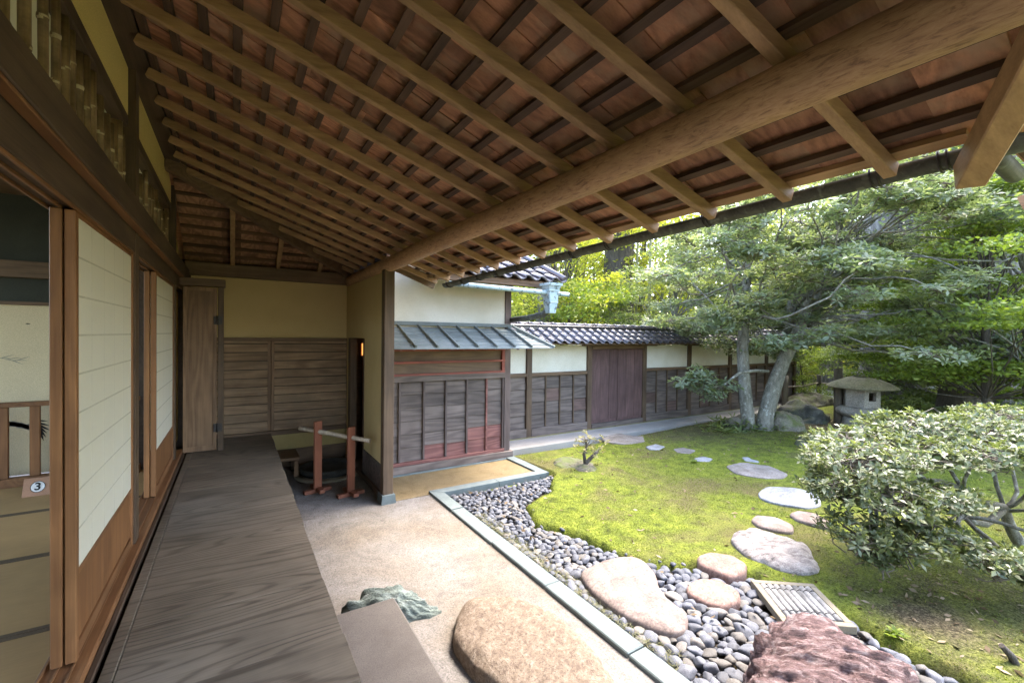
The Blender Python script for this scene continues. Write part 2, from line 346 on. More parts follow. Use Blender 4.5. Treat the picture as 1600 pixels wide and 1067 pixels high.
W['lanternroof'] = rockmat('lantern_roof_granite', (.19, .18, .13), (.28, .265, .19), (.37, .35, .26), 5, (1, 1, 1), .4, .9, None, .5, .01)

# ------------------------------------------------------------------ object helpers
def wm(o):
    m = o.matrix_basis.copy() if not o.get('_t') else o.matrix_basis.copy()
    if o.parent: m = wm(o.parent) @ o.matrix_parent_inverse @ m
    return m
def link(o, parent=None, label=None, cat=None, group=None, kind=None):
    COL.objects.link(o)
    if parent:
        o.parent = parent; o.matrix_parent_inverse = wm(parent).inverted()
    if label: o['label'] = label
    if cat: o['category'] = cat
    if group: o['group'] = group
    if kind: o['kind'] = kind
    return o
def thing(name, label, cat, loc=(0, 0, 0), group=None):
    o = bpy.data.objects.new(name, None); o.location = loc; o.empty_display_size = .1
    return link(o, None, label, cat, group)
def obj(name, me, m, parent=None, label=None, cat=None, group=None, kind=None, loc=None, rot=None, scl=None):
    if m is not None and not me.materials: me.materials.append(m)
    o = bpy.data.objects.new(name, me)
    if loc is not None: o.location = loc
    if rot is not None: o.rotation_euler = rot
    if scl is not None: o.scale = scl
    return link(o, parent, label, cat, group, kind)
class B:
    def __init__(s): s.bm = bmesh.new()
    def box(s, x0, x1, y0, y1, z0, z1, bev=0.0):
        vs = [s.bm.verts.new((x, y, z)) for x in (x0, x1) for y in (y0, y1) for z in (z0, z1)]
        fs = [s.bm.faces.new([vs[i] for i in q]) for q in ((0, 1, 3, 2), (4, 6, 7, 5), (0, 4, 5, 1), (2, 3, 7, 6), (0, 2, 6, 4), (1, 5, 7, 3))]
        if bev:
            es = list({e for f in fs for e in f.edges})
            bmesh.ops.bevel(s.bm, geom=es, offset=bev, segments=1, affect='EDGES', profile=.5)
        return s
    def beam(s, p0, p1, w, h, up=(0, 0, 1), bev=0.0, side=None):
        p0 = Vector(p0); p1 = Vector(p1); d = (p1 - p0).normalized(); u = Vector(up)
        sd_ = d.cross(u).normalized() if side is None else Vector(side); u = sd_.cross(d).normalized()
        vs = [s.bm.verts.new(p + sd_ * a * w / 2 + u * b_ * h / 2) for p in (p0, p1) for a in (-1, 1) for b_ in (-1, 1)]
        fs = [s.bm.faces.new([vs[i] for i in q]) for q in ((0, 1, 3, 2), (4, 6, 7, 5), (0, 4, 5, 1), (2, 3, 7, 6), (0, 2, 6, 4), (1, 5, 7, 3))]
        bmesh.ops.recalc_face_normals(s.bm, faces=fs)
        if bev:
            es = list({e for f in fs for e in f.edges})
            bmesh.ops.bevel(s.bm, geom=es, offset=bev, segments=1, affect='EDGES')
        return s
    def tube(s, pts, rad, n=10, cap=True, jitter=0.0):
        pts = [Vector(p) for p in pts]
        if not hasattr(rad, '__len__'): rad = [rad] * len(pts)
        rings = []; ref = None
        for i, p in enumerate(pts):
            d = (pts[min(i + 1, len(pts) - 1)] - pts[max(i - 1, 0)])
            d = d.normalized() if d.length > 1e-9 else Vector((0, 0, 1))
            if ref is None:
                ref = Vector((1, 0, 0)) if abs(d.x) < .8 else Vector((0, 1, 0))
            a = (ref - d * ref.dot(d)).normalized(); b_ = d.cross(a); ref = a
            rings.append([s.bm.verts.new(p + (a * math.cos(t) + b_ * math.sin(t)) * rad[i] * (1 + jitter * (rnd.random() - .5)))
                          for t in [2 * math.pi * k / n for k in range(n)]])
        for r0, r1 in zip(rings, rings[1:]):
            for k in range(n):
                f = s.bm.faces.new((r0[k], r0[(k + 1) % n], r1[(k + 1) % n], r1[k])); f.smooth = True
        if cap:
            s.bm.faces.new(rings[0][::-1]); s.bm.faces.new(rings[-1])
        return s
    def lathe(s, prof, c, n=24, sq=0.0):
        rings = []
        for r, z in prof:
            ring = []
            for k in range(n):
                t = 2 * math.pi * (k + .5) / n
                rr = r
                ring.append(s.bm.verts.new((c[0] + rr * math.cos(t), c[1] + rr * math.sin(t), c[2] + z)))
            rings.append(ring)
        for r0, r1 in zip(rings, rings[1:]):
            for k in range(n):
                f = s.bm.faces.new((r0[k], r0[(k + 1) % n], r1[(k + 1) % n], r1[k])); f.smooth = True
        s.bm.faces.new(rings[0][::-1]); s.bm.faces.new(rings[-1]); return s
    def poly(s, pts, z0, z1):
        a = [s.bm.verts.new((x, y, z0)) for x, y in pts]; b_ = [s.bm.verts.new((x, y, z1)) for x, y in pts]
        s.bm.faces.new(a[::-1]); s.bm.faces.new(b_); n = len(pts)
        for i in range(n): s.bm.faces.new((a[i], a[(i + 1) % n], b_[(i + 1) % n], b_[i]))
        return s
    def prism(s, pts, axis, a0, a1):     # pts in the two other axes
        def P(p, a): return {'X': (a, p[0], p[1]), 'Y': (p[0], a, p[1]), 'Z': (p[0], p[1], a)}[axis]
        a = [s.bm.verts.new(P(p, a0)) for p in pts]; b_ = [s.bm.verts.new(P(p, a1)) for p in pts]; n = len(pts)
        fs = [s.bm.faces.new(a[::-1]), s.bm.faces.new(b_)] + [s.bm.faces.new((a[i], a[(i + 1) % n], b_[(i + 1) % n], b_[i])) for i in range(n)]
        bmesh.ops.recalc_face_normals(s.bm, faces=fs); return s
    def me(s, name):
        m = bpy.data.meshes.new(name); s.bm.normal_update(); s.bm.to_mesh(m); s.bm.free(); return m
    def put(s, name, m, parent=None, **kw): return obj(name, s.me(name), m, parent, **kw)
def bx(name, m, parent, x0, x1, y0, y1, z0, z1, bev=.002, **kw):
    return B().box(x0, x1, y0, y1, z0, z1, bev).put(name, m, parent, **kw)
def fastmesh(name, V, Fq):
    V = np.asarray(V, np.float32); Fq = np.asarray(Fq, np.int32); k = Fq.shape[1]
    me = bpy.data.meshes.new(name)
    me.vertices.add(len(V)); me.vertices.foreach_set('co', V.ravel())
    me.loops.add(Fq.size); me.loops.foreach_set('vertex_index', Fq.ravel())
    me.polygons.add(len(Fq)); me.polygons.foreach_set('loop_start', np.arange(0, Fq.size, k, dtype=np.int32))
    me.update(calc_edges=True); return me
def unit(a): return a / np.maximum(np.linalg.norm(a, axis=-1, keepdims=True), 1e-9)
def whorls(tips, axes, k, Ln, Wd, elev, fold=.25, lvar=.3):
    """k leaves round each tip: verts and quads (each leaf base, side, tip, side)."""
    tips = np.asarray(tips); axes = unit(np.asarray(axes)); n = len(tips)
    ref = unit(np.cross(axes, rng.normal(size=(n, 3)))); bi = np.cross(axes, ref)
    ph = rng.uniform(0, 6.283, (n, 1)) + np.arange(k)[None] * (6.283 / k) + rng.normal(0, .25, (n, k))
    el = elev + rng.normal(0, .3, (n, k))
    d = (ref[:, None] * np.cos(ph)[..., None] + bi[:, None] * np.sin(ph)[..., None]) * np.cos(el)[..., None] + axes[:, None] * np.sin(el)[..., None]
    nr = axes[:, None] * np.cos(el)[..., None] - (d - axes[:, None] * np.sin(el)[..., None]) * np.tan(el)[..., None] * 0.6
    nr = unit(nr + rng.normal(0, .25, nr.shape)); d = unit(d); s = unit(np.cross(d, nr)); u = np.cross(s, d)
    ln = Ln * (1 + lvar * rng.uniform(-1, 1, (n, k)))[..., None]; wd = ln * (Wd / Ln)
    b0 = tips[:, None] + d * ln * .06
    mid = b0 + d * ln * .55
    P = np.stack([b0, mid + s * wd * .5 + u * wd * fold, b0 + d * ln - u * ln * .08, mid - s * wd * .5 + u * wd * fold], 2)
    V = P.reshape(-1, 3); Fq = np.arange(len(V)).reshape(-1, 4)
    return V, Fq
def cards(pts, size, flat=.35, upb=.4, asp=.5):
    """loose single leaves at points, mostly lying level"""
    n = len(pts); d = unit(rng.normal(size=(n, 3)) * np.array([1, 1, flat])); nr = unit(rng.normal(size=(n, 3)) * .6 + np.array([0, 0, 1.0]) * upb)
    s = unit(np.cross(d, nr)); ln = size * rng.uniform(.6, 1.35, (n, 1)); w = ln * asp
    P = np.stack([pts - d * ln * .5, pts + s * w * .5, pts + d * ln * .5, pts - s * w * .5], 1)
    V = P.reshape(-1, 3); return V, np.arange(len(V)).reshape(-1, 4)
def inpoly(x, y, poly):
    c = np.zeros(x.shape, bool); n = len(poly); j = n - 1
    for i in range(n):
        xi, yi = poly[i]; xj, yj = poly[j]
        c ^= ((yi > y) != (yj > y)) & (x < (xj - xi) * (y - yi) / ((yj - yi) or 1e-12) + xi); j = i
    return c
def pdist(x, y, poly):
    d = np.full(x.shape, 1e9); n = len(poly)
    for i in range(n):
        ax, ay = poly[i]; bx_, by = poly[(i + 1) % n]; ex, ey = bx_ - ax, by - ay; l2 = ex * ex + ey * ey
        t = np.clip(((x - ax) * ex + (y - ay) * ey) / l2, 0, 1)
        d = np.minimum(d, np.hypot(x - ax - ex * t, y - ay - ey * t))
    return np.where(inpoly(x, y, poly), -d, d)
def stone_mesh(outline, h, k=3.2, namp=.02, nfreq=4, sink=.06, na=72, nr=16, ridge=None, tilt=(0, 0), stre=None):
    """closed stone from a plan outline: local coords about the outline's centre, z=0 at the ground"""
    P = np.array(outline, float); c = P.mean(0); Q = P - c
    ang = np.arctan2(Q[:, 1], Q[:, 0]); o = np.argsort(ang); Q = Q[o]
    Q = np.vstack([Q, Q[:1]]); seg = np.r_[0, np.cumsum(np.hypot(*np.diff(Q, axis=0).T))]
    u = np.linspace(0, seg[-1], na, endpoint=False); ox = np.interp(u, seg, Q[:, 0]); oy = np.interp(u, seg, Q[:, 1])
    for _ in range(5):
        ox = .25 * np.roll(ox, 1) + .5 * ox + .25 * np.roll(ox, -1); oy = .25 * np.roll(oy, 1) + .5 * oy + .25 * np.roll(oy, -1)
    V = []; seed = rnd.random() * 50
    rr = list(np.linspace(0.06, .8, nr // 2)) + list(1 - .2 * (1 - np.linspace(0, 1, nr - nr // 2 + 1)[1:]) ** 2)
    prof = [(r, h * max(0.0, 1 - r ** k) ** (1 / k) if k < 20 else h) for r in rr] + [(1.0, -sink)]
    for r, z in prof:
        for a in range(na):
            x, y = ox[a] * r, oy[a] * r
            zz = z + (tilt[0] * x + tilt[1] * y) * (z / h if z > 0 else 0)
            sx_, sy_ = (x, y) if not stre else ((x * math.cos(stre[0]) + y * math.sin(stre[0])) * stre[1], (-x * math.sin(stre[0]) + y * math.cos(stre[0])) * stre[2])
            nn = mnoise.fractal(Vector((sx_ * nfreq + seed, sy_ * nfreq, z * nfreq)), .9, 2.1, 6)
            n2 = mnoise.noise(Vector((x * nfreq * .5, y * nfreq * .5 + seed, z * 2)))
            f = namp * (nn + .6 * n2)
            if ridge: f += ridge[0] * abs(math.sin((x * ridge[1] + y * ridge[2] + .12 * nn) + z * ridge[3]))
            q = math.hypot(x, y) or 1
            V.append((x + x / q * f * min(1, r * 1.2) , y + y / q * f * min(1, r * 1.2), zz + f * (1 if z > 0 else 0)))
    nrg = len(prof); Fq = []
    for i in range(nrg - 1):
        for a in range(na): Fq.append((i * na + a, (i + 1) * na + a, (i + 1) * na + (a + 1) % na, i * na + (a + 1) % na))
    me = bpy.data.meshes.new('stone'); ctr = len(V); V.append((0, 0, h + V[0][2] * 0 + 0))
    V[ctr] = (0, 0, float(np.mean([V[a][2] for a in range(na)])))
    me.from_pydata(V, [], Fq + [(ctr, a, (a + 1) % na) for a in range(na)])
    for p in me.polygons: p.use_smooth = True
    me.update(); return me, c
def stone(name, px, z, h, m, label, cat='stone', group=None, world_pts=None, **kw):
    pts = world_pts or [GZ(x, y, z + h * .7)[:2] for x, y in px]
    me, c = stone_mesh(pts, h, **kw)
    return obj(name, me, m, None, label, cat, group, loc=(c[0], c[1], z))

# ------------------------------------------------------------------ the ground and what lies flat on it
kst = 'structure'
PEB = [GZ(x, y, -.46)[:2] for x, y in [(690, 774), (760, 765), (850, 747), (867, 741), (853, 766), (818, 788), (835, 822), (905, 842), (965, 868), (1010, 880), (1080, 890), (1175, 905), (1190, 918), (1225, 970), (1330, 975), (1400, 1020), (1500, 1067)]]
PEB = [(2.03, 4.62)] + [tuple(p) for p in PEB] + [(2.9, .55), (2.6, -.2), (2.03, -.4)]
bx('ground', W['farground'], None, -40, 70, -45, 75, -.72, -.60, 0, kind=kst)
B().poly([(-6, -6), (1.96, -6), (1.96, 4.69), (3.46, 4.69), (3.46, 5.75), (2.6, 9), (-6, 9)], -.60, G).put('court', W['court'], kind=kst)
B().poly([(1.50, 4.70), (3.45, 4.70), (3.45, 5.5), (1.42, 5.6), (1.42, 4.93)], G, G + .006).put('gravel_strip', W['tan'], kind=kst)
nx, ny = 300, 190
gx = np.concatenate([np.linspace(2.0, 8, 200), np.linspace(8.05, 40, 100)]); gy = np.concatenate([np.linspace(-14, -2, 30), np.linspace(-1.9, 5.2, 140), np.linspace(5.25, 5.82, 20)])
X, Y = np.meshgrid(gx, gy); pdv = pdist(X, Y, PEB)
def fbm(x, y, seed):
    r = np.random.default_rng(seed); z = np.zeros_like(x)
    for o in range(5):
        for _ in range(4):
            a = r.uniform(0, 6.28); fq = 1.1 * 2 ** o * r.uniform(.7, 1.4); z += np.sin((x * np.cos(a) + y * np.sin(a)) * fq + r.uniform(0, 6.28)) / 2 ** o / 3
    return z
def lawn_z(x, y, pd):
    pd = pd + .045 * fbm(x * 6, y * 6, 17)
    e = np.clip((pd + .02) / .10, 0, 1); e = e * e * (3 - 2 * e)
    mound = .10 * np.exp(-((x - 8.4) ** 2 + (y - 4.4) ** 2) / 2.5) + .06 * np.exp(-((x - 4.0) ** 2 + (y - 4.4) ** 2) / .3)
    edge = np.clip((5.8 - y) / .3, 0, 1)
    return -.60 + .075 * (x < 3.50) * (y > 4.55) + (.15 + .011 * fbm(x, y, 3) + .006 * fbm(x * 6, y * 6, 5) + mound) * e * np.where((x < 3.50) & (y > 4.52), 0, 1) * edge
Z = lawn_z(X, Y, pdv)
V = np.stack([X, Y, Z], -1).reshape(-1, 3); w_ = len(gx); idx = np.arange(len(gy) * w_).reshape(len(gy), w_)
Fq = np.stack([idx[:-1, :-1], idx[:-1, 1:], idx[1:, 1:], idx[1:, :-1]], -1).reshape(-1, 4)
me = fastmesh('lawn', V, Fq); me.polygons.foreach_set('use_smooth', np.ones(len(me.polygons), bool))
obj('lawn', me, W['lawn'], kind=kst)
B().poly([(p[0], p[1]) for p in PEB], -.59, -.497).put('pebble_bed', W['soil'], kind=kst)
# paved strip in front of the garden wall, and the far path
B().poly([(3.5, 5.80), (30, 5.80), (30, 6.33), (3.5, 6.33)], -.60, -.452).put('pavement', W['path'], kind=kst)
B().poly([(13, 7.0), (15, 6.2), (26, 7.2), (40, 9), (40, 11), (25, 8.6), (15, 7.6)], -.60, -.50).put('path', W['path'], kind=kst)
B().poly([(16, .4), (40, 1.5), (40, 3.0), (16, 1.2)], -.60, -.44).put('far_path', W['path'], kind=kst)
# kerb
kerb = B().poly([(1.895, -5), (2.01, -5), (2.01, 4.63), (3.50, 4.63), (3.50, 4.70), (1.895, 4.74)], -.60, -.475).put('kerb', W['stonesill'], kind=kst)
ys = [-5, -3.4, -1.6, .1, 1.02, 1.73, 2.52, 3.3, 4.12]
for a, b_ in zip(ys, ys[1:]):
    bx('kerbstone', W['stonesill'], kerb, 1.885 + rnd.uniform(-.004, .004), 2.018 + rnd.uniform(-.004, .004), a + .003, b_ - .003, -.56, -.452 + rnd.uniform(-.003, .003), .006)
def kpoly(pts): B().poly(pts, -.56, -.451).put('kerbstone', W['stonesill'], kerb)
kpoly([(1.885, 4.126), (2.018, 4.126), (2.018, 4.615), (1.885, 4.745)])
kpoly([(1.888, 4.749), (2.022, 4.618), (2.74, 4.618), (2.74, 4.749)])
kpoly([(2.746, 4.618), (3.50, 4.614), (3.37, 4.745), (2.746, 4.749)])
kpoly([(3.506, 4.614), (3.51, 5.62), (3.37, 5.62), (3.374, 4.75)])

# ------------------------------------------------------------------ the house with the veranda
house = thing('veranda_house', 'old timber house with deep eaves over its open wooden veranda', 'house', (0, 0, G))
WX = -.5
# veranda floor
vf = B().box(-.42, .37, -3, 6.6, -.16, -.036).box(-.1, 0, -3, 6.6, G, -.16).put('veranda_floor', W['darkY'], house)
y = -3.0
while y < 6.58:
    w = rnd.uniform(.24, .34); y1 = min(y + w, 6.6)
    bx('plank', W['plankX'], vf, -.385, .415 + rnd.uniform(-.004, .004), y + .0006, y1 - .0006, -.035, rnd.uniform(-.0008, .0008), .0012); y = y1
bx('edge_strip', W['plankX'], vf, -.435, -.388, -3, 6.6, -.035, .004, .003)
# sill with its grooves
bx('sill', W['frameY'], house, -.615, -.475, -3, 6.0, -.06, .045, .003)
bx('groove_strip', W['darkY'], house, -.474, -.452, -3, 6.0, -.06, .012, .003)
for xg in (-.515, -.56, -.602):
    bx('sill_ridge', W['frameY'], house, xg - .005, xg + .003, -3, 5.58, .045, .052, .001)
bx('foundation', W['soil'], house, -.70, -.45, -3, 6.6, G, -.061, 0)
# posts
for y in (-.6, 1.5, 3.5, 5.58):
    bx('post', W['darkZ'], house, -.61, WX, y - .055, y + .055, .046, 2.90, .004)
# lintels
bx('door_lintel', W['darkY'], house, -.62, -.503, -3, 6.6, 1.80, 1.925, .003)
for xg in (-.513, -.556, -.60):
    bx('lintel_lip', W['frameY'], house, xg - .005, xg + .005, -3, 5.52, 1.788, 1.80, .001)
bx('wall_beam', W['darkY'], house, -.56, -.455, -3, 6.55, 1.93, 2.065, .004)
bx('beam_lip', W['frameY'], house, -.50, -.462, -3, 6.5, 1.918, 1.93, .002)
bx('transom_board', W['darkY'], house, -.60, -.535, -3, 6.55, 2.53, 2.60, .003)
bx('wall_plate', W['darkY'], house, -.62, -.43, -3, 6.55, 2.88, 2.97, .004)
for y0, y1 in ((-2.5, -.66), (-.54, 1.44), (1.56, 3.44), (3.56, 5.52), (5.64, 6.5)):
    bx('yellow_panel', W['ochreY'], house, -.585, -.535, y0, y1, 2.602, 2.878, 0)
# bamboo transoms
def transom(y0, y1, dense):
    t = bx('bamboo_transom', W['paper2'], house, -.60, -.598, y0, y1, 2.066, 2.528, 0)
    y = y0 + .03
    while y < y1 - .02:
        r = rnd.uniform(.0135, .0165) if y < 2.4 else rnd.uniform(.015, .02); x = -.555 + rnd.uniform(-.008, .008)
        top = 2.528 if y < 2.5 else rnd.uniform(2.40, 2.528)
        z = 2.064; pts = []; rad = []; nz = 2.064 + rnd.uniform(.05, .2)
        while nz < top - .03:
            for dz, dr in ((-.012, 0), (-.004, .0025), (.004, .0025), (.012, 0)):
                pts.append((x + rnd.uniform(-.0008, .0008), y, nz + dz)); rad.append(r + dr)
            nz += rnd.uniform(.15, .24)
        pts = [(x, y, z)] + pts + [(x, y, top)]; rad = [r] + rad + [r]
        bb = B().tube(pts, rad, 10)
        bmb = bb.bm
        m_ = bb.me('bamboo'); m_.materials.append(W['bamboo']); m_.materials.append(W['bamboo_node'])
        for p in m_.polygons:
            c = p.center
            if any(abs(c.z - q[2]) < .0045 for q in pts[2:-1:4] if True) and len(p.vertices) == 4 and (max(m_.vertices[v].co.z for v in p.vertices) - min(m_.vertices[v].co.z for v in p.vertices)) < .0085: p.material_index = 1
        obj('bamboo', m_, None, t)
        y += rnd.uniform(.115, .145) if y < 2.35 else rnd.choice([.08, .10, .125, .14])
transom(-.54, 1.44, 0); transom(1.56, 3.44, 1); transom(3.56, 5.52, 1)
bx('plaster_panel', W['ochreY'], house, -.60, -.56, 5.64, 6.5, .06, 1.79, 0)
bx('plaster_panel', W['ochreY'], house, -.60, -.56, 5.64, 6.5, 2.066, 2.528, 0)

# shoji panels
def shoji(y0, xf, label, grp='shoji panels along the veranda', w=1.13, z0=.053, z1=1.787, front=True):
    t = thing('shoji_panel', label, 'sliding door', (xf - .017, y0 + w / 2, z0), grp)
    x1, x0 = xf, xf - .034
    for a in (y0, y0 + w - .034):
        bx('stile', W['frameZ'], t, x0, x1, a, a + .034, z0, z1, .003)
    bx('rail', W['frameY'], t, x0 + .004, x1 - .004, y0 + .034, y0 + w - .034, z0, z0 + .05, .002)
    bx('rail', W['frameY'], t, x0 + .004, x1 - .004, y0 + .034, y0 + w - .034, z1 - .02, z1, .002)
    bx('rail', W['frameY'], t, x0 + .004, x1 - .004, y0 + .034, y0 + w - .034, .372, .398, .002)
    bx('kick_panel', W['frameZ'], t, x0 + .012, x1 - .012, y0 + .034, y0 + w - .034, z0 + .05, .372, 0)
    bx('paper', W['paper'], t, x1 - .0075, x1 - .006, y0 + .034, y0 + w - .034, .398, z1 - .02, 0)
    for i in range(1, 9):
        z = .398 + (z1 - .02 - .398) * i / 9
        bx('muntin', W['frameY'], t, x0 + .012, x1 - .008, y0 + .034, y0 + w - .034, z - .004, z + .004, 0)
        bx('seam_muntin_shade', W['seam_shade'], t, x1 - .0059, x1 - .0055, y0 + .034, y0 + w - .034, z - .004, z + .004, 0)
    for i in range(1, 5):
        yy = y0 + .034 + (w - .068) * i / 5
        bx('muntin', W['frameZ'], t, x0 + .014, x1 - .0085, yy - .0035, yy + .0035, .398, z1 - .02, 0)
        bx('seam_muntin_shade', W['seam_shade2'], t, x1 - .0059, x1 - .0057, yy - .003, yy + .003, .398, z1 - .02, 0)
    return t
shoji(2.312, -.510, 'pale shoji panel nearest the open doorway, standing in the front groove')
shoji(2.306, -.549, 'shoji panel showing only its brown edge behind the front panel at the open doorway')
shoji(4.345, -.510, 'farther pale shoji panel, in the front groove beside the dark plank door', w=1.17)
shoji(4.340, -.549, 'shoji panel showing only its brown edge behind the farther pale panel', w=1.17)
shoji(-.5, -.510, 'shoji panel slid aside beyond the open doorway at the camera end', w=1.0)

# ---- roof
SL = .37
def rz(x): return 2.152 - SL * (x - 1.4)       # underside of the rafters
HX0, HY0, HX1, HY1 = -.5, 5.10, 1.42, 6.56      # hip line
SB = SL * (HX1 - HX0) / (HY1 - HY0)             # slope of the end plane along Y
def hipy(x): return HY0 + (x - HX0) * (HY1 - HY0) / (HX1 - HX0)
def hipx(y): return HX0 + (y - HY0) * (HX1 - HX0) / (HY1 - HY0)
RY0 = .44; SKEW = .11
roof = B()
# covering above the boards (main slope up to the hip, the outer eave up to its verge) and the slab over the rooms
def slab(pts, t0, t1):
    a = [roof.bm.verts.new((x, y, z + t0)) for x, y, z in pts]; b_ = [roof.bm.verts.new((x, y, z + t1)) for x, y, z in pts]; n = len(pts)
    fs = [roof.bm.faces.new(a[::-1]), roof.bm.faces.new(b_)] + [roof.bm.faces.new((a[i], a[(i + 1) % n], b_[(i + 1) % n], b_[i])) for i in range(n)]
    bmesh.ops.recalc_face_normals(roof.bm, faces=fs)
slab([(x, y, rz(x)) for x, y in ((2.0, RY0 - .5), (2.0, 5.0), (1.46, 5.0), (1.42, HY1), (-.5, HY0), (-.66, HY0 - .1), (-.66, -4), (.6, -4), (1.4, -.4))], .128, .20)
slab([(-.8, HY0 - .2, rz(-.5) + SB * .2), (-.5, HY0, rz(-.5)), (1.42, HY1, rz(1.42)), (1.42, 6.8, rz(1.42) - SB * .24), (-.8, 6.8, rz(-.5) - SB * 1.7)], .128, .20)
slab([(x, y, 3.0) for x, y in ((-.45, -4), (-.45, 6.9), (-4.6, 6.9), (-4.6, -4))], 0, .12)
roof = roof.put('roof', W['board'], house)
ry = [.643 + .3545 * i for i in range(-9, 17)]
for y in ry:
    xe = 2.035 - .004 * max(0, y - 1) if y < 4.95 else 1.40
    if y < .5: xe = min(1.35, 1.9 + (y - .4) * 1.0)
    xs = -.44
    if y + SKEW * 2.475 > HY0 + .02: xs = HX0 + (y + SKEW * (2.035 - HX0) - HY0) / ((HY1 - HY0) / (HX1 - HX0) + SKEW) + .03
    if xe - xs < .1: continue
    B().beam((xs, y + SKEW * (2.035 - xs), rz(xs) + .03), (xe, y + SKEW * (2.035 - xe), rz(xe) + .03), .041, .054, bev=.003).put('rafter', W['rafter'], roof)
def tube_end(x): return x
xb = -.40; i = 0
while xb < 2.02:
    z = rz(xb) + .0725
    y1 = hipy(xb) - .02 if xb < 1.42 else 4.98
    y0 = -4 if xb < .6 else (-4 + (xb - .6) * 4.4 if xb < 1.4 else RY0 - .35)
    B().beam((xb, y0, z), (xb, y1, z), .034, .024, up=(SL, 0, 1)).put('batten', W['batten'], roof)
    xb += .1365
# boards run down the slope, side-lapped
y = -3.9; j = 0
while y < 6.5:
    w = rnd.choice([.175, .177, .18, .12, .235]); yc = y + w / 2
    x_hi = -.5 if y < HY0 - .1 else hipx(y + w * .5) + .02
    x_lo = 2.03 if (RY0 - .5 < yc and y + w < 5.02) else (1.42 if y > 4 else 1.0)
    cuts = [x_hi] + sorted(c for c in (rnd.uniform(.2, .6), rnd.uniform(1.15, 1.5)) if x_hi + .2 < c < x_lo - .2) + [x_lo]
    for a, b_ in zip(cuts, cuts[1:]):
        zo = .088 + .006 * (j % 2) + rnd.uniform(0, .004)
        B().beam((a + .001, yc, rz(a) + zo + .006), (b_ + .012, yc, rz(b_ + .012) + zo + .004), w + .016, .010, up=(SL, 0, 1)).put('roof_board', W['board'], roof)
    y += w; j += 1
# the end slope: battens level, rafters down to the end beam
for x in (-.02, .48, .98):
    ys_ = hipy(x) + .03; zt = rz(x)
    B().beam((x, ys_, zt + .03), (x, 6.74, rz(x) - SB * (6.74 - hipy(x)) + .03), .05, .06, bev=.003).put('rafter', W['rafterY'], roof)
nb = 10
for i in range(nb):
    yb = HY0 + .12 + (HY1 + .12 - HY0) * i / nb; z = rz(HX0) - SB * (yb - HY0) + .075
    xe = min(hipx(yb), 1.5) - .02
    if xe > -.4: B().beam((-.5, yb, z), (xe, yb, z), .034, .024, up=(0, SB, 1)).put('batten', W['battenX'], roof)
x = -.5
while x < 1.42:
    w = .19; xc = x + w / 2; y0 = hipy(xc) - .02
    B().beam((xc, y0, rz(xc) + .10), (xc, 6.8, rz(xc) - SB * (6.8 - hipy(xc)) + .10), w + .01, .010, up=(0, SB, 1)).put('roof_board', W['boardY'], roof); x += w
B().beam((HX0 - .05, HY0 - .04, rz(HX0 - .05) - .01), (HX1, HY1, rz(HX1) + .0), .07, .12, bev=.004).put('hip_rafter', W['darkX'], roof)
# verge board at the far end of the eave
B().beam((1.46, 5.03, rz(1.46) + .03), (2.05, 5.03, rz(2.05) + .03), .03, .13, bev=.003).put('verge_board', W['darkX'], roof)
# eave board along the tips
B().beam((2.018, RY0, rz(2.018) + .075), (2.0, 5.0, rz(2.0) + .075), .05, .022, up=(SL, 0, 1)).put('eave_board', W['rafterY'], roof)
# valley rafter and the return roof at the near corner
vd = Vector((-.39, -.19, 0)).normalized()
pv = lambda t: Vector((2.06, .44, rz(2.06) - .02)) + vd * t + Vector((0, 0, SL * .9 * t))
B().beam(pv(-.02), pv(2.2), .075, .095, bev=.004).put('valley_rafter', W['rafter'], roof)
# the return slope: rises towards -Y beyond the valley, its eave level along +X
sR = .78; bR = B()
for (x, y) in ((0, 0),):
    pts = [(2.05, .43), (4.6, .43), (4.6, -2.2), (-2, -1.55)]
    a = [bR.bm.verts.new((px_, py_, rz(2.05) + .15 + sR * (.43 - py_) * (.42 if i == 3 else .42))) for i, (px_, py_) in enumerate(pts)]
    b2 = [bR.bm.verts.new(v.co + Vector((0, 0, .06))) for v in a]
    bR.bm.faces.new(a); bR.bm.faces.new(b2[::-1])
    for i in range(4): bR.bm.faces.new((a[i], b2[i], b2[(i + 1) % 4], a[(i + 1) % 4]))
    bmesh.ops.recalc_face_normals(bR.bm, faces=list(bR.bm.faces))
bR.put('return_slope', W['board'], roof)
for i in range(4):
    yb = .40 - .14 * i; z = rz(2.05) + .14 + sR * .42 * (.43 - yb)
    B().beam((2.03 - (.40 - yb) * 2.0, yb, z), (4.5, yb, z), .034, .022).put('batten', W['battenX'], roof)
for x in (2.95, 3.35):
    B().beam((x, .47, rz(2.05) + .04 - .013), (x, -1.2, rz(2.05) + .04 + sR * .42 * 1.65), .052, .06).put('rafter', W['rafterY'], roof)
# log beam
pts = [(1.40 + .006 * math.sin(t * .7), -2.6 + t * .4, 2.074 + .004 * math.sin(t)) for t in range(24)]
B().tube(pts, [.075 + .004 * math.sin(t * .37) for t in range(24)], 28).put('log_beam', W['log'], house)
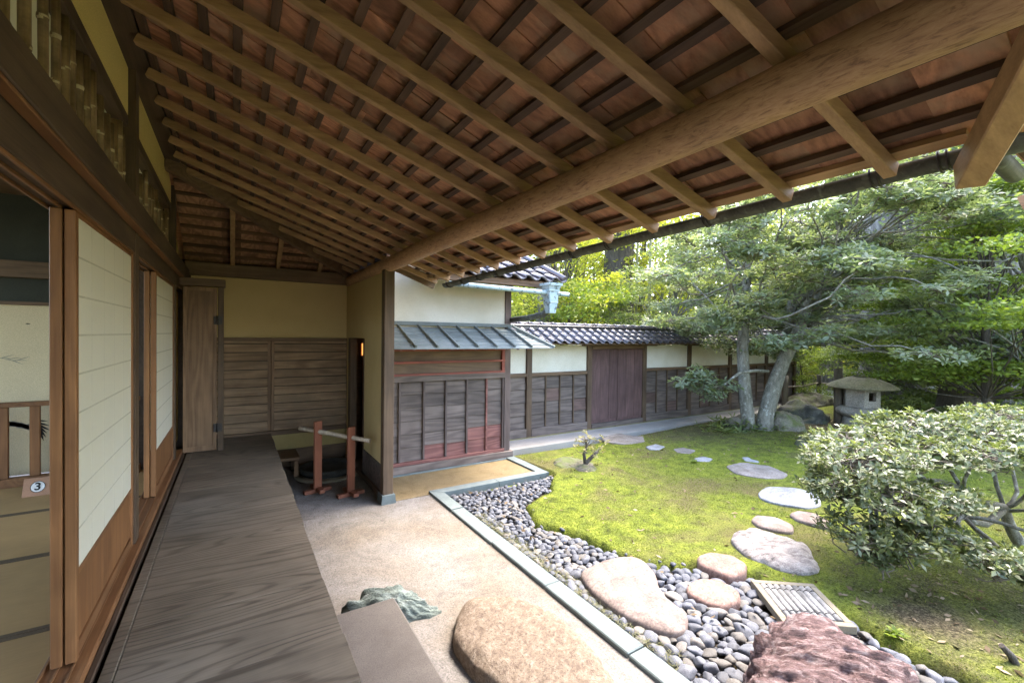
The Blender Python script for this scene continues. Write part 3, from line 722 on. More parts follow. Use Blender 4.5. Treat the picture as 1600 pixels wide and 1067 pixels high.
# gutter with hooks
gut = B(); gy0, gy1 = .30, 4.72
prof = [(math.cos(R(a)) * .047, math.sin(R(a)) * .047) for a in range(180, 361, 20)]; prof += [(x * .93, z * .93) for x, z in prof[::-1]]
def gx_(y): return 2.105 - .010 * y
def gz_(y): return 1.980 - .014 * y
rings = []
for y in np.linspace(gy0, gy1, 24):
    rings.append([gut.bm.verts.new((gx_(y) + p[0], y, gz_(y) + p[1])) for p in prof])
for r0, r1 in zip(rings, rings[1:]):
    for k in range(len(prof)):
        f = gut.bm.faces.new((r0[k], r0[(k + 1) % len(prof)], r1[(k + 1) % len(prof)], r1[k])); f.smooth = True
for r_ in (rings[0], rings[-1]): gut.bm.faces.new(r_)
bmesh.ops.recalc_face_normals(gut.bm, faces=list(gut.bm.faces))
gut = gut.put('gutter', W['oldcopper'], house)
for y in [.5] + [.643 + .3545 * i + .05 for i in (0, 2, 4, 5, 7, 8, 9, 10, 11)]:
    for dy in (0, .022):
        B().tube([(gx_(y) + math.cos(R(a)) * .051, y + dy, gz_(y) + math.sin(R(a)) * .051) for a in range(170, 400, 23)], .004, 6).put('gutter_hook', W['iron'], gut)
B().tube([(2.12, .415, 1.972), (2.3, .418, 1.969), (2.52, .42, 1.965)], .030, 14).put('return_gutter', W['oldcopper'], house)
# ---- end wall of the veranda
YB = 6.66
bx('end_beam', W['darkX'], house, -.5, 1.50, YB - .13, YB + .05, 2.02, 2.17, .005)
bx('end_plaster', W['ochre'], house, -.45, 1.40, YB, YB + .08, 1.25, 2.018, 0)
bx('end_rail', W['darkX'], house, -.45, 1.40, YB - .05, YB + .06, 1.222, 1.262, .003)
bx('end_rail', W['darkX'], house, -.45, 1.40, YB - .05, YB + .06, -.03, .03, .003)
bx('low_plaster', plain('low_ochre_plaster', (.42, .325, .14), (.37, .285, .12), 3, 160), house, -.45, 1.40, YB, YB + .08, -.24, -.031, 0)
bx('skirt_board', W['darkX'], house, -.45, 1.40, YB - .01, YB + .08, -.62, -.24, 0)
bx('end_wall', W['darkX'], house, -.45, 1.40, YB + .09, YB + .15, -.6, 2.6, 0)
for x in (-.43,):
    bx('end_stud', W['darkZ'], house, x - .02, x + .02, YB - .04, YB + .06, .031, 1.221, .003)
# ---- shutters
def shutter(x0, x1, yf, label):
    t = thing('board_shutter', label, 'shutter', ((x0 + x1) / 2, yf, .03), 'board shutters on the end wall')
    for a in (x0, x1 - .035): bx('stile', W['doorZ'], t, a, a + .035, yf - .018, yf + .018, .035, 1.218, .003)
    n = 10; z = .06
    bx('backing_board', W['soil'], t, x0 + .035, x1 - .035, yf + .0125, yf + .017, .06, 1.19, 0)
    bx('rail', W['shutX'], t, x0 + .035, x1 - .035, yf - .016, yf + .014, .035, .06, .002)
    bx('rail', W['shutX'], t, x0 + .035, x1 - .035, yf - .016, yf + .014, 1.19, 1.218, .002)
    hh = (1.19 - .06) / n
    for i in range(n):
        za = .06 + hh * i
        B().prism([(yf + .012, za), (yf - .022, za), (yf - .004, za + hh - .012), (yf + .012, za + hh - .012)], 'X', x0 + .035, x1 - .035).put('plank', W['shutX'], t)
    return t
shutter(-.40, .41, YB - .022, 'narrower brown board shutter beside the tall hinged door')
shutter(.415, 1.40, YB - .022, 'wider brown board shutter on the end wall, next to the ochre wing wall')
# ---- hinged door across the veranda
dt = thing('hinged_door', 'tall brown plank door with two iron hinges at the veranda end', 'door', (-.29, 5.95, 0))
Yd = 5.95
bx('door_panel', W['doorZ'], dt, -.44, -.20, Yd + .004, Yd + .03, .06, 1.78, 0)
bx('door_stile', W['doorZ'], dt, -.47, -.44, Yd - .004, Yd + .034, .01, 1.82, .002)
bx('door_stile', W['doorZ'], dt, -.20, -.165, Yd - .004, Yd + .034, .01, 1.82, .002)
bx('door_rail', W['doorZ'], dt, -.44, -.20, Yd - .002, Yd + .034, 1.78, 1.82, .002)
bx('door_rail', W['doorZ'], dt, -.44, -.20, Yd - .002, Yd + .034, .01, .065, .002)
bx('jamb', W['darkZ'], dt, -.155, -.10, Yd - .01, Yd + .08, .0, 1.83, .003)
hd = bx('door_head', W['darkX'], dt, -.50, -.085, Yd - .03, Yd + .09, 1.832, 1.915, .004)
for z in (.26, 1.46):
    h_ = bx('hinge', W['iron'], dt, -.195, -.115, Yd - .013, Yd - .0045, z - .045, z + .045, .001)
    B().tube([(-.158, Yd - .018, z - .05), (-.158, Yd - .018, z + .05)], .008, 8).put('hinge_pin', W['iron'], h_)
bx('back_fill', W['darkY'], house, -.80, -.625, 5.66, 6.95, -.3, 3.0, 0)
bx('back_fill', W['darkY'], house, -.64, -.42, 6.70, 6.95, -.3, 3.0, 0)
wp = thing('paper_screen', 'sliver of white paper screen between the last post and the plank door', 'screen', (-.52, 5.78, .62))
bx('paper', W['paper'], wp, -.545, -.54, 5.66, 5.9, .66, 1.28, 0); bx('frame', W['frameY'], wp, -.55, -.535, 5.66, 5.9, .61, .655, .002); bx('frame', W['frameY'], wp, -.55, -.535, 5.66, 5.9, 1.285, 1.32, .002)

# ---- wing wall, its post and doorway (part of the entrance building)
eb = thing('entrance_building', 'plastered entrance building with dark plank wall and small shingled canopy', 'building', (2.4, 5.6, G))
wwX = 1.40
ww = bx('wing_wall', W['ochre'], eb, wwX - .03, wwX + .03, 4.80, 5.66, -.10, 2.0, 0)
bx('wall_section', W['ochre'], ww, wwX - .03, wwX + .03, 5.663, 6.66, 1.275, 2.0, 0)
bx('wall_section', W['ochre'], ww, wwX - .03, wwX + .03, 6.44, 6.66, -.6, 1.275, 0)
bx('wall_skirt', W['greyX'], ww, wwX - .036, wwX + .036, 4.80, 5.66, -.39, -.103, .003)
bx('ground_sill', W['darkY'], ww, wwX - .06, wwX + .06, 4.80, 6.6, -.455, -.392, .004)
bx('door_jamb', W['darkZ'], ww, wwX - .05, wwX + .04, 6.32, 6.44, -.39, 1.27, .003)
bx('door_jamb', W['darkZ'], ww, wwX - .038, wwX + .038, 5.62, 5.658, -.10, 1.27, .003)
bx('pillar', W['darkZ'], eb, wwX - .055, wwX + .055, 4.685, 4.795, -.40, 2.02, .006)
B().prism([(wwX - .085, G - .06), (wwX + .085, G - .06), (wwX + .068, -.385), (wwX - .068, -.385)], 'Y', 4.655, 4.825).put('base_stone', W['stonesill'], eb)
# passage behind the doorway
bx('passage_wall', W['redX'], eb, 1.72, 1.76, 5.62, 7.2, -.6, 1.06, 0)
bx('passage_wall', W['darkZ'], eb, 1.72, 1.76, 5.62, 7.2, 1.28, 2.1, 0)
bx('passage_floor', W['darkX'], eb, 1.45, 1.72, 5.65, 7.2, -.6, -.42, 0)
bx('passage_end', W['darkX'], eb, 1.36, 1.80, 7.2, 7.25, -.6, 2.6, 0)
bx('passage_side', W['darkY'], eb, 1.36, 1.43, 6.67, 7.2, -.6, 2.6, 0)
bx('passage_ceiling', W['darkX'], eb, 1.40, 1.80, 5.62, 7.25, 2.0, 2.04, 0)
bx('passage_wall', W['redX'], eb, 1.761, 1.80, 5.62, 7.2, -.6, 2.1, 0)
lamp = thing('lit_lantern', 'small glowing orange lantern in the dark doorway of the wing wall', 'lantern', (1.57, 6.33, 1.01))
bx('glowing_paper', W['glow'], lamp, 1.52, 1.62, 6.27, 6.39, 1.03, 1.195, 0)
for dx, dy in ((1.515, 6.265), (1.625, 6.265), (1.515, 6.395), (1.625, 6.395)):
    bx('frame_bar', W['redX'], lamp, dx - .007, dx + .007, dy - .007, dy + .007, 1.015, 1.21, 0)
bx('frame_bar', W['redX'], lamp, 1.507, 1.633, 6.257, 6.403, 1.198, 1.213, 0); bx('frame_bar', W['redX'], lamp, 1.507, 1.633, 6.257, 6.403, 1.012, 1.027, 0)
# ---- front of the entrance building
YF = 5.54
bx('upper_plaster', W['white'], eb, 1.47, 3.35, YF, YF + .1, 1.40, 2.55, 0)
bx('corner_post', W['greyZ'], eb, 3.35, 3.45, YF - .02, YF + .10, -.36, 2.55, .004)
bx('post', W['greyZ'], eb, 1.64, 1.70, YF - .02, YF + .10, -.36, 1.36, .004)
bx('sill_beam', W['greyX'], eb, 1.62, 3.49, YF - .055, YF + .11, -.455, -.362, .006)
bx('footing', W['stonesill'], eb, 1.62, 3.49, YF - .07, YF + .12, -.62, -.456, .004)
bx('red_rail', W['redX'], eb, 1.70, 3.35, YF - .03, YF + .03, -.360, -.318, .003, label='reddish lower rail')
bx('dado_rail', W['greyX'], eb, 1.70, 3.35, YF - .035, YF + .05, .715, .792, .003)
for z in (1.125, .965, .805):
    bx('red_bar', W['redrail'], eb, 1.70, 3.35, YF - .03, YF + .01, z - .014, z + .014, .002)
bx('red_stile', W['redrail'], eb, 3.30, 3.345, YF - .028, YF + .012, .82, 1.11, .002)
bx('louvre_panel', W['darkX'], eb, 1.70, 3.298, YF + .014, YF + .034, .80, 1.14, 0)
for i in range(28):
    x = 1.72 + i * .058
    bx('lattice_slat', W['darkZ'], eb, x, x + .03, YF - .012, YF + .0, 1.145, 1.26, 0)
bx('wall_core', W['soil'], eb, 1.5, 3.34, YF + .05, YF + .09, -.36, 1.40, 0)
xs_ = [1.70, 1.79, 2.115, 2.43, 2.745, 3.055, 3.34]
nrow = 6; z0, z1 = -.315, .712; hh = (z1 - z0) / nrow
for c in range(6):
    for r_ in range(nrow):
        red = (r_ == 0 and c >= 2) or (r_ == 1 and c >= 4)
        a, b_ = xs_[c] + .012, xs_[c + 1] - .0
        za = z0 + hh * r_ + (.006 * (c % 3) if 0 < r_ else 0)
        zb = z0 + hh * (r_ + 1) - .006 + (.006 * (c % 3) if r_ < nrow - 1 else 0)
        B().prism([(YF + .03, za), (YF + .004 + rnd.uniform(-.002, .002), za), (YF + .020, zb), (YF + .03, zb)], 'X', a - .012, b_ + .010).put('plank', W['redX' if red else 'greyX'], eb, label='newer reddish plank' if red else None)
for i, x in enumerate(xs_[1:-1] + [3.325]):
    bx('wall_batten', W['redX' if i == 4 else 'greyZ'], eb, x - .014, x + .014, YF - .022, YF + .004, -.316, .713, .003)
# canopy: shingle courses and raised battens
cz = lambda yy: 1.455 - (YF - yy) * (1.455 - 1.165) / .62
cn = B().beam((1.48, YF, cz(YF) - .03), (1.48, YF - .62, cz(YF - .62) - .03), .001, .001).put('canopy', W['shingle'], eb)
edge = lambda yy: 3.44 + (YF - yy) / .62 * .33
nc = 6
bxs = [1.48] + [1.74 + .272 * i for i in range(7)]
for r_ in range(nc):
    ya, yb = YF - .06 - .56 * r_ / nc, YF - .06 - .56 * (r_ + 1) / nc - .012
    xr = edge(yb)
    cols = [1.47] + [x for x in bxs[1:] if x < xr - .05] + [xr]
    for a, b_ in zip(cols, cols[1:]):
        xr2 = edge(ya) if b_ == xr else b_
        bb = B(); up = .010
        q = [(a + .002, ya, cz(ya) - .004), (xr2 - .002, ya, cz(ya) - .004), (b_ - .002, yb, cz(yb) + up), (a + .002, yb, cz(yb) + up)]
        lo = [(x, y_, z - .012) for x, y_, z in q]
        t_ = [bb.bm.verts.new(p) for p in q]; l_ = [bb.bm.verts.new(p) for p in lo]
        bb.bm.faces.new(t_); bb.bm.faces.new(l_[::-1])
        for i in range(4): bb.bm.faces.new((t_[i], l_[i], l_[(i + 1) % 4], t_[(i + 1) % 4]))
        bmesh.ops.recalc_face_normals(bb.bm, faces=list(bb.bm.faces))
        bb.put('shingle', W['shingle'], cn)
for x in bxs[1:]:
    B().beam((x, YF - .05, cz(YF - .05) + .02), (x + .04, YF - .63, cz(YF - .63) + .026), .026, .034, bev=.003).put('canopy_batten', W['shingle'], cn)
B().beam((1.47, YF - .03, cz(YF) + .015), (3.46, YF - .03, cz(YF) + .015), .07, .05, bev=.004).put('canopy_cap', W['shingle'], cn)
B().beam((3.44, YF - .03, cz(YF) + .02), (3.78, YF - .64, cz(YF - .64) + .02), .04, .035, bev=.003).put('canopy_edge', W['shingle'], cn)
B().beam((1.5, YF - .30, cz(YF - .3) - .045), (3.5, YF - .30, cz(YF - .3) - .045), .5, .02, up=(0, -.47, 1)).put('canopy_soffit', W['darkX'], cn)
for i in range(12):
    x = 1.62 + i * .16
    B().beam((x, YF, cz(YF) - .05), (x, YF - .58, cz(YF - .58) - .03), .03, .03).put('canopy_rafter', W['redX'], cn)
# tiled roof of the entrance building behind the eave
def tile_mesh(w, l):
    n = 10; V = []; th = .018
    for side in (0, 1):
        for j_ in (0, 1):
            for i in range(n + 1):
                u = i / n; z = .03 * math.sin(u * 2 * math.pi * .95 + .2) + .012
                V.append((u * w * 1.06 - w * .03, -l * .5 + l * 1.12 * j_, z + .022 * (1 - j_) - th * side))
    F_ = []
    o = 2 * (n + 1)
    for i in range(n): F_.append((i, i + 1, n + 2 + i, n + 1 + i)); F_.append((o + i, o + n + 1 + i, o + n + 2 + i, o + i + 1)); F_.append((i, o + i, o + i + 1, i + 1))
    m_ = bpy.data.meshes.new('tile'); m_.from_pydata(V, [], F_); m_.materials.append(W['tile'])
    for p in m_.polygons: p.use_smooth = True
    return m_
TM = tile_mesh(.235, .24)
r2 = B().prism([(4.86, 2.06), (4.86, 2.02), (7.6, 3.22), (7.6, 3.30)], 'X', 1.9, 3.84).put('tiled_roof', W['darkX'], eb)
ang = math.atan2(1.22, 2.74)
for c in range(9):
    for r_ in range(10):
        x = 1.86 + .222 * c; s_ = .08 + .235 * r_
        obj('tile', TM, None, r2, loc=(x, 4.82 + s_ * math.cos(ang), 2.085 + s_ * math.sin(ang)), rot=(ang, 0, rnd.uniform(-.012, .012)))
B().tube([(3.87, 4.80, 2.11), (3.87, 7.5, 3.31)], .045, 10).put('verge_tile', W['tile'], r2)
B().beam((1.9, 4.90, 2.02), (3.86, 4.90, 2.02), .06, .07, bev=.004).put('fascia', W['darkX'], r2)
bx('upper_wall', W['darkY'], eb, 1.47, 1.56, 5.06, 6.9, 2.0, 2.7, 0)
# copper drainpipe and rain head
cp = B().tube([(2.07, 4.66, 1.915), (2.8, 4.66, 1.905), (3.50, 4.66, 1.895), (3.82, 4.66, 1.89)], .030, 12).put('copper_pipe', W['copper'], eb)
hx, hy = 3.52, 4.66
def frus(z0, z1, a0, a1):
    bb = B(); q0 = [bb.bm.verts.new((hx + sx * a0, hy + sy * a0, z0)) for sx, sy in ((-1, -1), (1, -1), (1, 1), (-1, 1))]
    q1 = [bb.bm.verts.new((hx + sx * a1, hy + sy * a1, z1)) for sx, sy in ((-1, -1), (1, -1), (1, 1), (-1, 1))]
    bb.bm.faces.new(q0[::-1]); bb.bm.faces.new(q1)
    for i in range(4): bb.bm.faces.new((q0[i], q0[(i + 1) % 4], q1[(i + 1) % 4], q1[i]))
    return bb
frus(1.985, 2.02, .108, .112).put('rain_head', W['copper'], cp); frus(1.935, 1.984, .078, .098).put('rain_head', W['copper'], cp)
frus(1.915, 1.934, .084, .084).put('rain_head', W['copper'], cp); frus(1.78, 1.914, .066, .074).put('rain_head', W['copper'], cp)
frus(1.762, 1.779, .070, .070).put('rain_head', W['copper'], cp); frus(1.63, 1.761, .048, .064).put('rain_head', W['copper'], cp)
B().tube([(hx, hy, 1.70), (hx - .02, hy + .12, 1.62), (hx - .04, hy + .45, 1.58), (hx - .06, hy + .86, 1.56)], .04, 10).put('downpipe', W['oldcopper'], cp)

# ------------------------------------------------------------------ garden wall with its gate
YG = 6.42
gw = thing('garden_wall', 'white and dark plank garden wall under a ridge of dark tiles', 'wall', (8, YG, -.45))
gposts = [3.56, 4.385, 5.79, 7.33, 8.83, 10.43, 12.1, 13.6]
bx('wall_core', W['soil'], gw, 3.5, 13.6, YG + .05, YG + .12, -.45, 1.16, 0)
for x in gposts:
    bx('post', W['darkZ'], gw, x - .055, x + .055, YG - .035, YG + .1, -.45, 1.17, .004)
for a, b_ in zip(gposts, gposts[1:]):
    a += .056; b_ -= .056
    if abs(a - 5.846) < .01:
        bx('gate_lintel', W['darkX'], gw, a, b_, YG - .04, YG + .1, 1.09, 1.17, .003); continue
    bx('plaster_panel', W['white'], gw, a, b_, YG + .01, YG + .05, .675, 1.16, 0)
    bx('rail', W['darkX'], gw, a, b_, YG - .03, YG + .06, .615, .672, .003)
    bx('base_rail', W['greyX'], gw, a, b_, YG - .04, YG + .06, -.45, -.30, .003)
    nb_ = 2 if b_ - a < .9 else 4
    for c in range(nb_):
        xa, xb_ = a + (b_ - a) * c / nb_, a + (b_ - a) * (c + 1) / nb_
        for r_ in range(4):
            za = -.298 + .228 * r_
            B().prism([(YG + .045, za), (YG + .008, za), (YG + .026, za + .219), (YG + .045, za + .219)], 'X', xa, xb_).put('plank', W['greyX' if (c + r_ * 2 + int(a)) % 9 else 'gateX'], gw)
        if c: bx('wall_batten', W['darkZ'], gw, xa - .014, xa + .014, YG - .012, YG + .012, -.299, .614, .002)
bx('eave_beam', W['darkX'], gw, 3.5, 13.6, YG - .06, YG + .12, 1.172, 1.235, .003)
for x in gposts[1:]:
    bx('eave_bracket', W['darkX'], gw, x - .25, x + .25, YG - .14, YG - .063, 1.15, 1.20, .003)
tr = B().prism([(YG - .44, 1.20), (YG + .05, 1.45), (YG + .54, 1.20), (YG + .54, 1.185), (YG + .05, 1.42), (YG - .44, 1.185)], 'X', 3.35, 13.7).put('tile_roof', W['darkX'], gw)
TG = tile_mesh(.205, .20)
ag = math.atan2(.25, .49)
nn_ = 0
for c in range(52):
    for r_ in range(3):
        s_ = .06 + .175 * r_; x = 3.36 + .197 * c
        obj('tile', TG, None, tr, loc=(x, YG - .44 + s_ * math.cos(ag), 1.222 + s_ * math.sin(ag)), rot=(ag, 0, rnd.uniform(-.012, .012)))
    B().bm.free()
back = B()
for r_ in range(3):
    s_ = .06 + .175 * r_
    back.beam((3.36, YG + .54 - s_ * math.cos(ag), 1.225 + s_ * math.sin(ag)), (13.7, YG + .54 - s_ * math.cos(ag), 1.225 + s_ * math.sin(ag)), .2, .03, up=(0, .45, 1))
back.put('back_tiles', W['tile'], tr)
B().box(3.36, 13.7, YG - .03, YG + .13, 1.44, 1.50, .004).box(3.36, 13.7, YG - .05, YG + .15, 1.505, 1.525, .004).put('ridge_bed', W['tile'], tr)
x = 3.36
while x < 13.6:
    bb = B().tube([(x, YG + .05, 1.535), (x + .245, YG + .05, 1.535)], .042, 12)
    bb.tube([(x + .24, YG + .05, 1.537), (x + .275, YG + .05, 1.537)], .050, 12)
    bb.put('ridge_tile', W['tile'], tr); x += .262
gate = thing('gate', 'plain reddish brown double plank gate set in the garden wall', 'gate', (6.56, YG, -.33))
for a, b_ in ((5.85, 6.545), (6.556, 7.27)):
    lf = bx('gate_leaf', W['gateZ'], gate, a, b_, YG + .0, YG + .04, -.36, 1.085, .003)
    n = 3
    for i in range(n):
        xa = a + (b_ - a) * i / n
        bx('gate_plank', W['gateZ'], lf, xa + .002, xa + (b_ - a) / n - .002, YG - .014 + .003 * (i % 2), YG - .001, -.30, 1.07, .002)
bx('gate_threshold', W['greyX'], gate, 5.85, 7.27, YG - .05, YG + .06, -.45, -.362, .003)

# ------------------------------------------------------------------ rooms behind the shoji
for i, y0 in enumerate((.02, .932, 1.844, 2.756, 3.668, 4.58)):
    for j, x0 in enumerate((-2.43, -4.25)):
        where = ['camera end', 'first row by the open doorway', 'second row', 'third row', 'fourth row', 'row against the railing'][i]
        t = bx('tatami_mat', W['tatami'], None, x0 + .002, x0 + 1.81, y0 + .002, y0 + .91, -.05, .0, 0)
        t['label'] = 'straw tatami mat, %s, %s' % (where, ('beside the veranda sill', 'deep in the room')[j]); t['category'] = 'tatami mat'; t['group'] = 'tatami mats in the room'
        for yy in (y0 + .002, y0 + .882): bx('cloth_border', W['tatami_edge'], t, x0 + .002, x0 + 1.81, yy, yy + .028, -.001, .0015, 0)
bx('floor_board', W['frameY'], house, -.62, -.616, -3, 6.0, -.06, .02, 0)
bx('room_floor', W['darkX'], house, -4.4, -.62, -3, 6.6, -.2, -.052, 0)
YR = 5.80
bx('alcove_wall', W['whitewall'], house, -4.3, -1.02, YR, YR + .05, 0, 1.553, 0)
bx('alcove_rail', W['darkX'], house, -4.3, -1.02, YR - .02, YR + .05, 1.554, 1.585, .002)
bx('upper_wall', W['teal'], house, -4.3, -.62, YR + .01, YR + .06, 1.586, 2.6, 0)
bx('room_beam', W['darkX'], house, -4.3, -.62, YR - .06, YR + .005, 1.80, 1.95, .003)
bx('ceiling', W['darkX'], house, -4.4, -.63, -3, 6.0, 2.55, 2.6, 0)
bx('room_wall', W['teal'], house, -4.4, -.62, -3.05, -3, -.1, 2.55, 0)
bx('alcove_post', W['darkZ'], house, -1.02, -.97, YR - .03, YR + .06, 0, 2.55, .003)
bx('side_wall', W['teal'], house, -.97, -.62, YR, YR + .05, 0, .86, 0); bx('side_wall', W['teal'], house, -.97, -.62, YR, YR + .05, 1.36, 1.585, 0)
win = thing('paper_window', 'small white lattice paper window seen through the gap beside the far shoji', 'window', (-.8, YR, .86))
bx('paper', W['paper'], win, -.955, -.635, YR + .02, YR + .023, .885, 1.34, 0)
for z in (.865, 1.345): bx('frame', W['darkX'], win, -.968, -.622, YR - .01, YR + .04, z - .012, z + .018, .002)
for i in range(1, 5): bx('muntin', W['darkX'], win, -.955, -.635, YR + .012, YR + .0195, .88 + .093 * i, .885 + .093 * i, 0)
for i in range(1, 7): bx('muntin', W['darkZ'], win, -.955 + .046 * i, -.952 + .046 * i, YR + .010, YR + .019, .88, 1.345, 0)
# ink painting on the alcove wall
ip = bpy.data.objects.new('ink_painting', None); ip.location = (-1.7, YR, .6); link(ip, house)
def stroke(x, z, a, l, w, m):
    d = Vector((math.cos(a), 0, math.sin(a))); s_ = Vector((-math.sin(a), 0, math.cos(a))); p = Vector((x, YR - .0025, z)); bb = B()
    pts = [p, p + d * l * .35 + s_ * w, p + d * l * .75 + s_ * w * .5, p + d * l, p + d * l * .7 - s_ * w * .6, p + d * l * .3 - s_ * w * .7]
    f = bb.bm.faces.new([bb.bm.verts.new(q) for q in pts]); 
    ex = bmesh.ops.extrude_face_region(bb.bm, geom=[f]); bmesh.ops.translate(bb.bm, verts=[v for v in ex['geom'] if isinstance(v, bmesh.types.BMVert)], vec=(0, .002, 0))
    bmesh.ops.recalc_face_normals(bb.bm, faces=list(bb.bm.faces)); bb.put('brush_stroke', m, ip)
for k in range(7): stroke(-1.60 + k * .012, .50 - k * .012, R(-10 - k * 13), .13 + .01 * (k % 3), .012, W['ink'])
for k in range(5): stroke(-1.86 + k * .05, .47 + .012 * math.sin(k), R(5 - 8 * k), .16, .03, W['inkgrey'])
for k in range(7): stroke(-1.68 - k * .02, 1.05 + .004 * k, R(20 - 24 * k % 60), .10, .003, W['inkgrey'])
stroke(-1.62, 1.385, R(-5), .035, .006, W['ink'])
# railing in the room
rl = thing('railing', 'low red brown railing on the mats in front of the white alcove wall', 'railing', (-1.9, 5.40, 0))
bx('top_rail', W['frameY'], rl, -3.2, -.75, 5.37, 5.43, .675, .715, .004); bx('bottom_rail', W['frameY'], rl, -3.2, -.75, 5.36, 5.44, .0, .075, .004)
for i in range(13):
    x = -3.16 + i * .19
    bx('baluster', W['frameZ'], rl, x - .032, x + .032, 5.385, 5.415, .0755, .6745, .003)
sg = thing('number_sign', 'small brown board with a white disc numbered 3 on the mats', 'sign', (-1.33, 5.02, 0))
B().prism([(5.0, .001), (5.012, .001), (5.062, .135), (5.05, .135)], 'X', -1.42, -1.10).put('board', W['signwood'], sg)
def flat_disc(cx_, cz_, r0, r1, m, name, off):
    bb = B(); n = 28
    nd = Vector((0, -.134, .05)).normalized(); u = Vector((1, 0, 0)); v = Vector((0, .05, .134)).normalized(); c = Vector((cx_, 5.0 + cz_ * .373, cz_)) + nd * off
    o_ = [bb.bm.verts.new(c + u * math.cos(2 * math.pi * k / n) * r1 + v * math.sin(2 * math.pi * k / n) * r1) for k in range(n)]
    if r0 == 0: bb.bm.faces.new(o_)
    else:
        i_ = [bb.bm.verts.new(c + u * math.cos(2 * math.pi * k / n) * r0 + v * math.sin(2 * math.pi * k / n) * r0) for k in range(n)]
        for k in range(n): bb.bm.faces.new((o_[k], o_[(k + 1) % n], i_[(k + 1) % n], i_[k]))
    bb.put(name, m, sg); return c
flat_disc(-1.335, .068, 0, .044, W['signwhite'], 'disc', .0015); c3 = flat_disc(-1.335, .068, .040, .044, W['ink'], 'ring', .0025)
flat_disc(-1.235, .068, 0, .034, W['signred'], 'red_disc', .0015)
tc_ = bpy.data.curves.new('numeral', 'FONT'); tc_.body = '3'; tc_.size = .082; tc_.align_x = 'CENTER'; tc_.align_y = 'CENTER'; tc_.extrude = .0005; tc_.offset = .002
tc_.materials.append(W['ink'])
tto = bpy.data.objects.new('numeral_curve', tc_); tme = tto.to_mesh().copy(); tme.name = 'numeral'; tto.to_mesh_clear(); bpy.data.objects.remove(tto)
to = bpy.data.objects.new('numeral', tme); to.location = c3 + Vector((0, -.0012, .0004)); to.rotation_euler = (math.pi / 2 - math.atan2(.05, .134), 0, 0); link(to, sg)

# ------------------------------------------------------------------ things in the court
bt = thing('barrier', 'low wooden barrier of two red brown posts joined by a bamboo pole', 'barrier', (.96, 5.27, G))
for (x, y), tz in (((.81, 5.42), .33), ((1.11, 5.12), .29)):
    B().beam((x, y, G + .04), (x, y, tz), .095, .03, side=(.87, .5, 0), bev=.003).put('post', W['barrierZ'], bt)
    for a in (.2, 1.77):
        d = Vector((math.cos(a), math.sin(a), 0)) * .15
        B().beam(Vector((x, y, G + .022 + .02 * (a > 1))) - d, Vector((x, y, G + .022 + .02 * (a > 1))) + d, .06, .04, bev=.003).put('foot', W['barrierZ'], bt)
pp = Vector((.64, 5.60, .235)); qq = Vector((1.28, 4.97, .145)); dv = qq - pp
pts = []; rad = []
for k in range(13):
    t = k / 12; pts.append(pp + dv * t); rad.append(.024 if k not in (4, 9) else .027)
B().tube(pts, rad, 12).put('pole', W['bamboo_pole'], bt)
ba = thing('stone_basin', 'low round dark stone basin in the corner behind the barrier', 'basin', (1.02, 6.05, G))
B().lathe([(.27, 0), (.33, .04), (.35, .09), (.33, .115), (.29, .115), (.26, .08)], (1.04, 6.08, G), 28).put('bowl', W['basin'], ba)
B().lathe([(.40, -.03), (.41, .02), (.36, .03)], (1.04, 6.08, G - .0), 28).put('base_ring', W['beige'], ba)
bs = thing('wooden_step', 'small wooden step tucked under the far veranda edge', 'step', (.55, 6.3, G))
bx('tread', W['benchX'], bs, .36, .70, 6.05, 6.5, G + .23, G + .27, .004)
for x, y in ((.40, 6.09), (.66, 6.09), (.40, 6.46), (.66, 6.46)): bx('leg', W['benchX'], bs, x - .025, x + .025, y - .025, y + .025, G, G + .229, .003)
# dressed granite step: a long squared slab
gs = bx('granite_step', W['granite'], None, .43, .838, .3, 2.66, G - .03, G + .20, .012); gs['label'] = 'long squared granite step slab against the veranda edge'; gs['category'] = 'step stone'
stone('green_rock', None, G, .125, W['greenrock'], 'jagged green rock wedged behind the granite step slab', 'rock', world_pts=[GZ(x, y, -.44)[:2] for x, y in ((538, 950), (575, 929), (625, 921), (668, 930), (692, 945), (668, 958), (625, 968), (560, 964))], k=1.5, namp=.05, nfreq=6, na=130, nr=40, stre=(R(-30), .7, 2.0))
stone('brown_rock', None, G, .115, W['bigbrown'], 'large flat brown stepping rock on the beaten court', 'rock', world_pts=[(1.06, 2.30), (1.20, 2.52), (1.36, 2.60), (1.62, 2.44), (1.72, 2.06), (1.70, 1.76), (1.62, 1.48), (1.40, 1.32), (1.20, 1.34), (1.12, 1.56), (1.13, 1.84), (1.06, 2.06)], k=4.5, namp=.013, nfreq=6, na=120, nr=44, tilt=(.0, .02))
stone('red_rock', None, -.50, .30, W['redrock'], 'large ribbed red rock at the near edge of the pebble bed', 'rock', world_pts=[GZ(x, y, -.30)[:2] for x, y in ((1150, 1075), (1182, 982), (1206, 964), (1250, 962), (1294, 973), (1340, 1004), (1400, 1032), (1462, 1068))] + [(2.55, .52), (2.30, .55), (2.17, .85)], k=2.6, namp=.05, nfreq=6, na=160, nr=60, stre=(R(-48), .5, 2.4))
